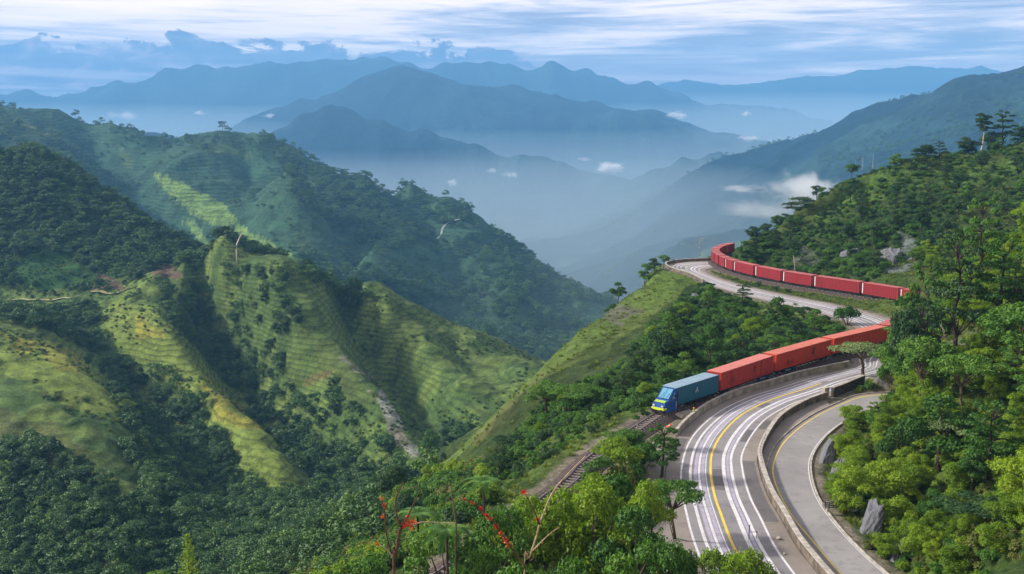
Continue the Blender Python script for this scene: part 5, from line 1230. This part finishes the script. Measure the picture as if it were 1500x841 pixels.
# masts on the blue slope
for i, (u, v, h) in enumerate([(1253, 250, 24), (1263, 250, 30), (1278, 252, 36)]):
    p = lookup(u, v, 2200); h *= 1.35; mb = MB()
    for sx in (-1, 1):
        for sy in (-1, 1): mb.tube([(sx*1.6, sy*1.6, -1), (sx*.3, sy*.3, h)], [.22, .14], 4, M_PBARK)
    for j in range(7):
        z = h*j/7; w = 1.6-1.3*j/7; w2 = 1.6-1.3*(j+1)/7
        for sx, sy in ((1, 0), (-1, 0), (0, 1), (0, -1)): mb.tube([(w*(sx or -1), w*(sy or -1), z), (w2*(sx or 1), w2*(sy or 1), z+h/7)], .09, 4, M_PBARK)
    for z in (h*.8, h*.93): mb.box((0, 0, z), (6, .25, .25), M_PBARK)
    tag(mb.build('lattice_mast', None, None, False, tuple(p)), ['shortest pale mast, left of the three on the blue slope', 'middle pale mast of the three on the blue slope', 'tallest pale mast, right of the three on the blue slope'][i], 'mast', 'masts on the blue slope')
# house with a blue roof in the trees
p = lookup(290, 376, 500); root = empty('house', tuple(p+np.array([0, 0, .6])), .3); root.scale = (.6, .6, .6); tag(root, 'tiny house with a bright blue roof among the trees below the second ridge', 'house')
mb = MB(); mb.box((0, 0, 1.), (8, 5, 6), M_PALE); mb.build('wall', None, root)
mb = MB(); mb.add([(-4.6, -3.2, 3.6), (4.6, -3.2, 3.6), (4.6, 0, 5.6), (-4.6, 0, 5.6), (-4.6, 3.2, 3.6), (4.6, 3.2, 3.6), (-4.6, -3.2, 3.9), (4.6, -3.2, 3.9), (4.6, 0, 5.9), (-4.6, 0, 5.9), (-4.6, 3.2, 3.9), (4.6, 3.2, 3.9)],
    [(0, 1, 2, 3), (3, 2, 5, 4), (6, 9, 8, 7), (9, 10, 11, 8), (0, 6, 7, 1), (4, 5, 11, 10), (1, 7, 8, 2), (2, 8, 11, 5), (0, 3, 9, 6), (3, 4, 10, 9)], mat('blue_sheet_roof', (.03, .11, .38), .5)); mb.build('roof', None, root)
for dx in (-2, 2): mb = MB(); mb.box((dx, -2.53, 1.6), (1.1, .06, 1.2), M_UND); mb.build('window', None, root)
mb = MB(); mb.box((0, -2.53, .4), (1., .06, 2.), M_UND); mb.build('door', None, root)

# broken sign panels by the slip road
p = lookup(1236, 752, 60); q = G(1232, 752); M_SIGNW = mat('white_sign_sheet', (.78, .78, .76), .5, .2, 3.); M_ORG = mat('orange_sheet', (.75, .12, .02), .5, .3, 3.); M_SGRN = mat('green_yellow_sheet', (.35, .45, .05), .6, .5, 3.)
sg = empty('hazard_sign', (p[0], p[1], p[2]+.9), .25); sg.scale = (1.1, 1.1, 1.1); tag(sg, 'broken hazard sign of white, orange and green panels at the foot of the rock face', 'sign')
mb = MB(); mb.add([(-2.6, 0, .55), (-.25, .05, .75), (-.25, .05, .05), (-1.6, 0, -.35), (-2.5, 0, .0)], [(0, 1, 2, 3, 4)], M_SIGNW); v0 = list(mb.v); mb.add([(a, b+.05, c) for a, b, c in v0], [(4, 3, 2, 1, 0)], M_SIGNW)
mb.build('white_panel', None, sg)
mb = MB()
for k in range(4): mb.box((-1.4, -.03, .55-k*.2), (2.1-k*.3, .03, .05), M_UND)
for k in range(5): mb.box((-2.2+k*.45, -.035, .2), (.05, .03, .9-.1*k), M_UND)
mb.build('lattice', None, sg)
mb = MB(); mb.add([(-.25, -.05, .85), (.35, .15, .7), (.30, .15, -1.2), (-.15, -.05, -1.1)], [(0, 1, 2, 3), (3, 2, 1, 0)], M_ORG); mb.build('orange_panel', None, sg)
mb = MB(); mb.add([(-.9, -.12, -.1), (-.2, -.08, .5), (-.2, -.08, -.9)], [(0, 1, 2), (2, 1, 0)], M_SGRN); mb.build('green_panel', None, sg)
mb = MB(); mb.add([(.38, .1, .15), (1.9, .3, -.75), (.6, .12, -1.2)], [(0, 1, 2), (2, 1, 0)], M_SIGNW); mb.build('white_panel', None, sg)
for x_ in (-1.8, .2, 1.3):
    mb = MB(); mb.cyl((x_, .12, -2.2), (x_, .12, .3 if x_ < 1 else -.6), .05, 8, M_WHEEL); mb.build('post', None, sg)
# thin posts and stones by the road
p = G(1097, 790); mb = MB(); mb.cyl((0, 0, -.1), (0, 0, 1.6), .05, 8, M_WHEEL); mb.box((0, 0, 1.45), (.16, .06, .3), M_PALE); mb.cyl((.9, .3, -.1), (.9, .3, .8), .04, 8, M_WHEEL); mb.tube([(0, 0, .8), (.9, .3, .7)], .03, 6, M_WHEEL)
tag(mb.build('delineator_post', None, None, False, (p[0], p[1], ZB)), 'thin grey marker post standing on the painted lanes above the foreground trees', 'post')
for i, (u, v, sz, lb) in enumerate([(1141, 790, .30, 'small pale stone lying on the road shoulder beside the median wall'), (1149, 812, .18, 'smaller stone nearest to the picture bottom on the road shoulder')]):
    p = G(u, v); bm = bmesh.new(); bmesh.ops.create_icosphere(bm, subdivisions=2, radius=sz)
    for vv in bm.verts: vv.co *= rng.uniform(.8, 1.15); vv.co.z *= .6
    me = bpy.data.meshes.new('stone'); bm.to_mesh(me); bm.free(); me.materials.append(M_CAP); tag(link('stone', me, None, (p[0], p[1], ZB+sz*.45)), lb, 'stone')
p = G(979, 627); mb = MB(); mb.tube([(0, 0, .03), (0, 0, .30), (0, 0, .55), (0, 0, .80)], [.24, .16, .10, .05], 14, M_ORG); mb.box((0, 0, .02), (.6, .6, .05), M_ORG)
cone = mb.build('traffic_cone', None, None, True, (p[0], p[1], ZB+.05)); cone.rotation_euler = (.35, .45, .3); tag(cone, 'leaning orange traffic cone on the ground beside the blue engine', 'traffic cone')
mb = MB(); mb.tube([(0, 0, .32), (0, 0, .44)], [.162, .135], 14, M_SIGNW); mb.build('white_band', None, cone)
# slab between engine and wall
p = G(1004, 608); mb = MB(); mb.box((0, 0, .25), (3.4, 1.3, .5), M_CAP); mb.box((0, 0, .53), (3.2, 1.1, .06), M_CONC); o = mb.build('concrete_slab', None, None, False, (p[0], p[1], ZB-.05)); o.rotation_euler = (0, 0, .75); tag(o, 'pale concrete slab lying between the engine and the parapet', 'slab')

# worker by the parapet
def person(loc, rz, label):
    me = bpy.data.meshes.new('person'); V = []; E = []; Rd = []
    def add(p, r, par=None):
        V.append(p); Rd.append(r)
        if par is not None: E.append((par, len(V)-1))
        return len(V)-1
    pel = add((0, 0, .95), (.15, .11)); ab = add((0, 0, 1.12), (.14, .10), pel); ch = add((0, 0, 1.34), (.18, .12), ab); nk = add((0, .01, 1.50), (.06, .06), ch); h1 = add((0, -.02, 1.60), (.085, .10), nk); add((0, -.01, 1.72), (.08, .09), h1)
    for s in (-1, 1):
        hp = add((s*.10, 0, .90), (.095, .10), pel); kn = add((s*.12, -.03, .50), (.06, .065), hp); an_ = add((s*.13, .03, .09), (.042, .05), kn); add((s*.15, -.14, .04), (.045, .035), an_)
        sh = add((s*.20, 0, 1.42), (.065, .07), ch); el = add((s*.29, .03, 1.14), (.045, .048), sh); wr = add((s*.27, -.12, .93), (.03, .032), el); pm = add((s*.265, -.17, .88), (.038, .020), wr)
        for k, (dx, L_) in enumerate([(-.027, .075), (-.009, .085), (.009, .08), (.027, .065)]):
            f1 = add((s*.265+dx, -.205, .845), (.009, .009), pm); add((s*.265+dx, -.215, .845-L_*.6), (.008, .008), f1)
        t1 = add((s*.265-s*.04, -.16, .85), (.010, .010), pm); add((s*.265-s*.05, -.185, .82), (.009, .009), t1)
    me.from_pydata(V, E, []); o = link('person', me, None, loc); o.rotation_euler = (0, 0, rz)
    sk = o.modifiers.new('skin', 'SKIN'); lay = me.skin_vertices[0] if me.skin_vertices else None
    if lay is None:
        bm = bmesh.new(); bm.from_mesh(me); bm.verts.layers.skin.verify(); bm.to_mesh(me); bm.free(); lay = me.skin_vertices[0]
    for i, r in enumerate(Rd): lay.data[i].radius = r; lay.data[i].use_root = (i == 0)
    sk.use_smooth_shade = True; ss = o.modifiers.new('sub', 'SUBSURF'); ss.levels = 1; ss.render_levels = 2
    me.materials.append(mat('work_clothes', (.28, .40, .05), .8, .3, 6.)); tag(o, label, 'person')
    # head, cap and vest follow the body
    skin = mat('skin', (.40, .22, .14), .6)
    def ball(name, c, r, m, parent=o):
        bm = bmesh.new(); bmesh.ops.create_uvsphere(bm, u_segments=20, v_segments=14, radius=1)
        for q in bm.verts: q.co = Vector((q.co.x*r[0]+c[0], q.co.y*r[1]+c[1], q.co.z*r[2]+c[2]))
        m_ = bpy.data.meshes.new(name); bm.to_mesh(m_); bm.free(); m_.materials.append(m); m_.polygons.foreach_set('use_smooth', [True]*len(m_.polygons)); return link(name, m_, parent)
    ball('face', (0, -.035, 1.665), (.082, .088, .105), skin)
    for s in (-1, 1): ball('ear', (s*.088, -.02, 1.665), (.012, .02, .03), skin); ball('eye', (s*.03, -.115, 1.68), (.012, .01, .008), M_UND)
    ball('nose', (0, -.125, 1.655), (.013, .018, .020), skin); ball('mouth', (0, -.115, 1.615), (.025, .008, .006), M_ORG)
    mb = MB(); mb.tube([(0, -.02, 1.69), (0, -.02, 1.74), (0, -.02, 1.80), (0, -.02, 1.84)], [.17, .125, .11, .04], 18, mat('orange_helmet', (.85, .32, .02), .35)); mb.build('helmet', None, o, True)
    mb = MB(); mb.tube([(0, 0, 1.02), (0, 0, 1.2), (0, 0, 1.38), (0, 0, 1.45)], [.185, .18, .215, .17], 18, mat('hi_vis_vest', (.70, .80, .05), .6), caps=False); v = mb.build('vest', None, o, True); v.scale = (1, .72, 1)
    return o
p = G(1016, 613); person((p[0], p[1], ZB-.1), 1.2, 'person in an orange helmet and yellow green vest standing by the parapet')

# ---------------------------------------------------------------- red flowered plants and other near plants
M_STEM = mat('brown_stem', (.09, .045, .025), .85, .4, 6., .5); M_PSTEM = mat('pale_stem', (.38, .28, .18), .85, .35, 5., .4)
M_PETAL = mat('red_petals', (.72, .035, .018), .5, .35, 9.); M_PETALO = mat('orange_red_petals', (.75, .13, .04), .5, .35, 9.)
def px3(u, v, D, o): q = P(u, v, D); return (q[0]-o[0], q[1]-o[1], q[2]-o[2])
def flower_cluster(parent, c, r, n, m, seed, name='blossom', size=.10):
    rg = np.random.default_rng(seed); d = rg.normal(size=(n, 3)); Pp = np.array(c)+d*np.array(r)*.45; V, F = leaves(Pp, d+rg.normal(size=(n, 3))*.5, size, rg, .6)
    return link(name, np_mesh(name, V, F, [m]), parent)
def stem_plant(name, D, base, stems, flowers, label, m, wood=.055):
    q = P(*base, D); z = gz(q[0], q[1]); o = (q[0], q[1], z); root = empty(name, o); tag(root, label, 'flowering plant')
    for pts, r0, r1, mm in stems:
        mb = MB(); W_ = [px3(u, v, D+dz, o) for u, v, dz in pts]
        if pts[0][1] >= base[1]-1: W_ = [(0, 0, -.2)]+W_
        cv = catmull(W_, .15) if len(W_) > 2 else np.array(W_); n = len(cv)
        mb.tube([tuple(c) for c in cv], [r0+(r1-r0)*i/(n-1) for i in range(n)], 7, mm); mb.build('stem', None, root, True)
    for i, (u, v, dz, rr, n, mm) in enumerate(flowers): flower_cluster(root, px3(u, v, D+dz, o), rr, n, mm, 40+i)
    return root
s_ = .030
stem_plant('red_flowered_plant', 46, (577, 841), [
    ([(577,841,0),(580,815,0),(584,785,0),(587,772,0)], .10, .07, M_STEM), ([(587,772,0),(581,755,0),(579,735,.3),(584,720,.3),(591,706,.5)], .06, .025, M_STEM), ([(587,775,0),(598,755,-.2),(606,738,-.2),(618,714,-.3)], .05, .02, M_STEM),
    ([(579,825,0),(570,800,.2),(565,775,.3),(563,745,.3),(559,732,.3)], .05, .025, M_STEM), ([(577,818,0),(566,805,-.2),(555,797,-.2)], .04, .02, M_PSTEM), ([(590,772,0),(620,765,.4),(645,766,.6),(668,766,.8)], .035, .025, M_PSTEM)],
    [(600,764,0,(.34,.2,.34),110,M_PETAL), (593,770,0,(.2,.15,.15),40,M_PETAL), (563,740,.3,(.12,.12,.22),40,M_PETALO), (558,730,.3,(.08,.08,.12),20,M_PETALO), (561,757,.3,(.11,.11,.16),34,M_PETALO), (552,796,-.2,(.10,.10,.14),28,M_PETALO)],
    'left red flowered plant, its dark stems and scarlet blossoms standing before the valley', M_PETAL)
infl = [(680,731),(692,737),(703,744),(712,754),(718,760),(727,771),(733,781),(741,791),(744,798)]
stem_plant('red_flowered_plant', 47, (768, 841), [
    ([(768,841,0),(775,818,0),(786,785,0),(790,768,0),(798,748,.2),(806,728,.3),(822,705,.4),(858,668,.6)], .085, .03, M_PSTEM), ([(779,808,0),(795,792,-.2),(808,780,-.2),(820,772,-.2)], .04, .02, M_PSTEM),
    ([(770,832,0),(760,818,.2),(747,800,.2)]+[(u, v, .2) for u, v in infl[::-1]][1:], .055, .02, M_STEM), ([(790,768,0),(784,752,-.3),(776,736,-.3),(770,724,-.3)], .04, .02, M_STEM)],
    [(u, v, .2, (.09+.015*i, .10, .10+.012*i), 16+4*i, M_PETALO if i > 5 else M_PETAL) for i, (u, v) in enumerate(infl)]+[(767,721,-.3,(.15,.12,.16),44,M_PETAL), (787,760,0,(.12,.1,.1),26,M_PETAL)],
    'right red flowered plant with a pale stem and a long arching scarlet flower spike', M_PETAL)
# grey dead post in front of the valley, behind the left plant
D = 58; b0 = P(668, 800, D); mb = MB(); t_ = P(660, 711, D); mb.tube([(0, 0, -2), tuple((np.array(P(668,765,D))-b0)), tuple(t_-b0)], [.07, .055, .03], 7, M_BARK); mb.tube([tuple(P(664,735,D)-b0), tuple(P(654,728,D)-b0)], [.03, .02], 5, M_BARK)
tag(mb.build('dead_trunk', None, None, True, tuple(b0)), 'thin grey dead trunk standing between the two red flowered plants', 'dead tree')
# arching fronds
def frond_plant(name, base, D, fronds, label, m, trunk_h, leaf=.5, nl=70):
    q = P(*base, D); z = gz(q[0], D); root = empty(name, (q[0], D, z)); tag(root, label, 'tree fern'); top = P(base[0], base[1], D); h = top[2]-z
    mb = MB(); mb.tube([(0, 0, -.4), (.1, 0, h*.5), (0, 0, h)], [.14, .11, .09], 8, M_DBARK); mb.build('trunk', None, root, True)
    rg = np.random.default_rng(int(base[0]))
    for a, L_, dr in fronds:
        t = np.linspace(.05, 1, nl); x_ = math.cos(a)*L_*t; y_ = math.sin(a)*L_*t; z_ = h+L_*(.55*t-dr*t*t); C_ = np.stack([x_, y_, z_], 1)
        side = np.array([-math.sin(a), math.cos(a), 0]); Vs = []
        for i in range(nl):
            w = leaf*math.sin(math.pi*min(1, t[i]*.92+.06))**.7
            for s in (-1, 1):
                e = C_[i]+side*s*w+np.array([math.cos(a)*.12, math.sin(a)*.12, -.22*w]); d = np.array([math.cos(a), math.sin(a), 0])*.035
                Vs += [C_[i]-d, C_[i]+d, e+d*.4, e-d*.4]
        V = np.array(Vs); link('frond', np_mesh('frond', V, np.arange(len(V)).reshape(-1, 4), [m]), root)
    return root
fr = [(i*6.283/9+.2, rng.uniform(2.2, 3.0), rng.uniform(.75, 1.0)) for i in range(9)]
frond_plant('tree_fern', (612, 752), 84, fr, 'arching tree fern behind the left red flowered plant', LM_MID, 3, .34, 110)
frond_plant('tree_fern', (708, 705), 92, [(a+.5, l*1.05, d) for a, l, d in fr], 'dark tree fern above the arching flower spike', LM_MID, 3, .32, 110)
frond_plant('tree_fern', (654, 775), 66, [(a+.9, l*.8, d) for a, l, d in fr], 'small tree fern at the foot of the grey dead trunk', LM_MID, 3, .32, 110)
# lime spire shaped conifer at the bottom left
D = 95; q = P(278, 860, D); z = gz(q[0], D); top = P(278, 783, D)[2]; h = 9.0; zb = top-h; root = empty('young_conifer', (q[0], D, min(z, zb))); off = zb-min(z, zb); tag(root, 'spire shaped lime green young conifer at the bottom edge before the dark valley', 'tree')
mb = MB(); mb.tube([(0, 0, 0), (0, 0, off), (0, 0, off+h)], [.12, .10, .02], 7, M_BARK); mb.build('trunk', None, root, True)
rg = np.random.default_rng(3); Ps = []; Ns = []
for i in range(30):
    zf = i/30; rr = 1.5*(1-zf)**.8+.1
    for k in range(5):
        a = i*.9+k*1.256; m_ = int(14*(1-zf)+5); t = np.linspace(.15, 1, m_)
        Ps += [(math.cos(a)*rr*tt_, math.sin(a)*rr*tt_, off+h*(.2+.8*zf)+.25*tt_+rg.normal()*.04) for tt_ in t]; Ns += [(rg.normal()*.5, rg.normal()*.5, 1) for _ in t]
V, F = leaves(np.array(Ps), np.array(Ns), .24, rg, .5); link('crown', np_mesh('crown', V, F, [LM_LIME]), root)
plant('lime1', P(235, 850, 100)[0], 100, .8, z=P(235, 832, 100)[2]-5.6, label='lime green tree top left of the spire shaped conifer at the bottom edge')

# ---------------------------------------------------------------- clouds lying in the valleys
def cloud(u, v, D, w, h, label, seed, dens=1., thr=.42, wisp=1.0, depth=.6, off=(0, 0)):
    q = P(u, v, D); W_ = w*D/FPX/2; H_ = h*D/FPX/2
    bm = bmesh.new(); bmesh.ops.create_icosphere(bm, subdivisions=3, radius=1.0)
    for p_ in bm.verts: p_.co = Vector((p_.co.x*W_, p_.co.y*W_*depth, p_.co.z*H_))
    me = bpy.data.meshes.new('cloud'); bm.to_mesh(me); bm.free()
    m = bpy.data.materials.new('cloud_vapour'); m.use_nodes = True; T = NT(m.node_tree); T.n.clear()
    co = T.node('ShaderNodeTexCoord').outputs['Object']; nrm = T.vmath('MULTIPLY', co, (1/W_, 1/(W_*depth), 1/H_)); ln = T.node('ShaderNodeVectorMath', operation='LENGTH'); T.put(ln.inputs[0], nrm)
    nv = T.vmath('ADD', T.vmath('MULTIPLY', co, (1.6*wisp/W_, 1.6*wisp/W_, 1.1*wisp/H_)), (seed*3.1, seed*1.7, 0)); n1 = T.noise(nv, 1., 7., .66, .6)
    f = T.math('SUBTRACT', T.math('ADD', n1, T.maprange(ln.outputs['Value'], 0., 1., .22, -.42, False)), thr)
    d = T.math('MULTIPLY', T.maprange(f, 0., .34), dens*8./W_)
    pv = T.node('ShaderNodeVolumePrincipled'); pv.inputs['Color'].default_value = (1, 1, 1, 1); T.put(pv.inputs['Density'], d); pv.inputs['Anisotropy'].default_value = .2
    T.l.new(pv.outputs[0], T.node('ShaderNodeOutputMaterial').inputs['Volume']); me.materials.append(m)
    tag(link('cloud', me, None, tuple(q)), label, 'cloud', 'small clouds in the valleys')
for i, (u, v, D, w, h, lb, dn, th) in enumerate([
    (180,168,13500,70,24,'torn white cloud low before the far left mountains', .9, .45), (293,166,13500,44,12,'two puffed small cloud right of the torn one', 1., .45), (395,170,11500,40,10,'thin cloud strip at the foot of the peaked mountain', .7, .45),
    (897,245,5600,60,24,'brightest small white cloud in the middle of the valley', 1.6, .40), (992,169,9000,46,14,'flat white cloud strip before the right end of the far range', 1.2, .40), (1093,167,9000,26,12,'small round cloud right of the flat strip', 1., .42),
    (1096,203,7600,44,14,'white cloud over the pale valley right of the middle', 1.1, .40), (748,257,5800,34,18,'small puff on the near blue hill flank', .8, .44), (662,268,5600,24,14,'smallest puff on the near blue hill flank', 1., .42), (856,234,5900,36,14,'faint thin puff above the brightest cloud', .6, .46),
    (722,250,5800,30,16,'faint puff left of the small one on the blue hill', .5, .46)]):
    cloud(u, v, near_d(D), w*1.5, h*1.5, lb, i+1, dn*.9, th+.0, 1.5)
cloud(1180, 280, 1900, 210, 110, 'large wispy white cloud drifting before the blue right slope', 21, .55, .37, 1.7)
cloud(1090, 276, 2100, 150, 34, 'thin white wisp left of the large drifting cloud', 22, .45, .42, 1.4)
cloud(1130, 308, 2000, 280, 60, 'faint veil of cloud under the large drifting one', 23, .20, .36, 1.6)
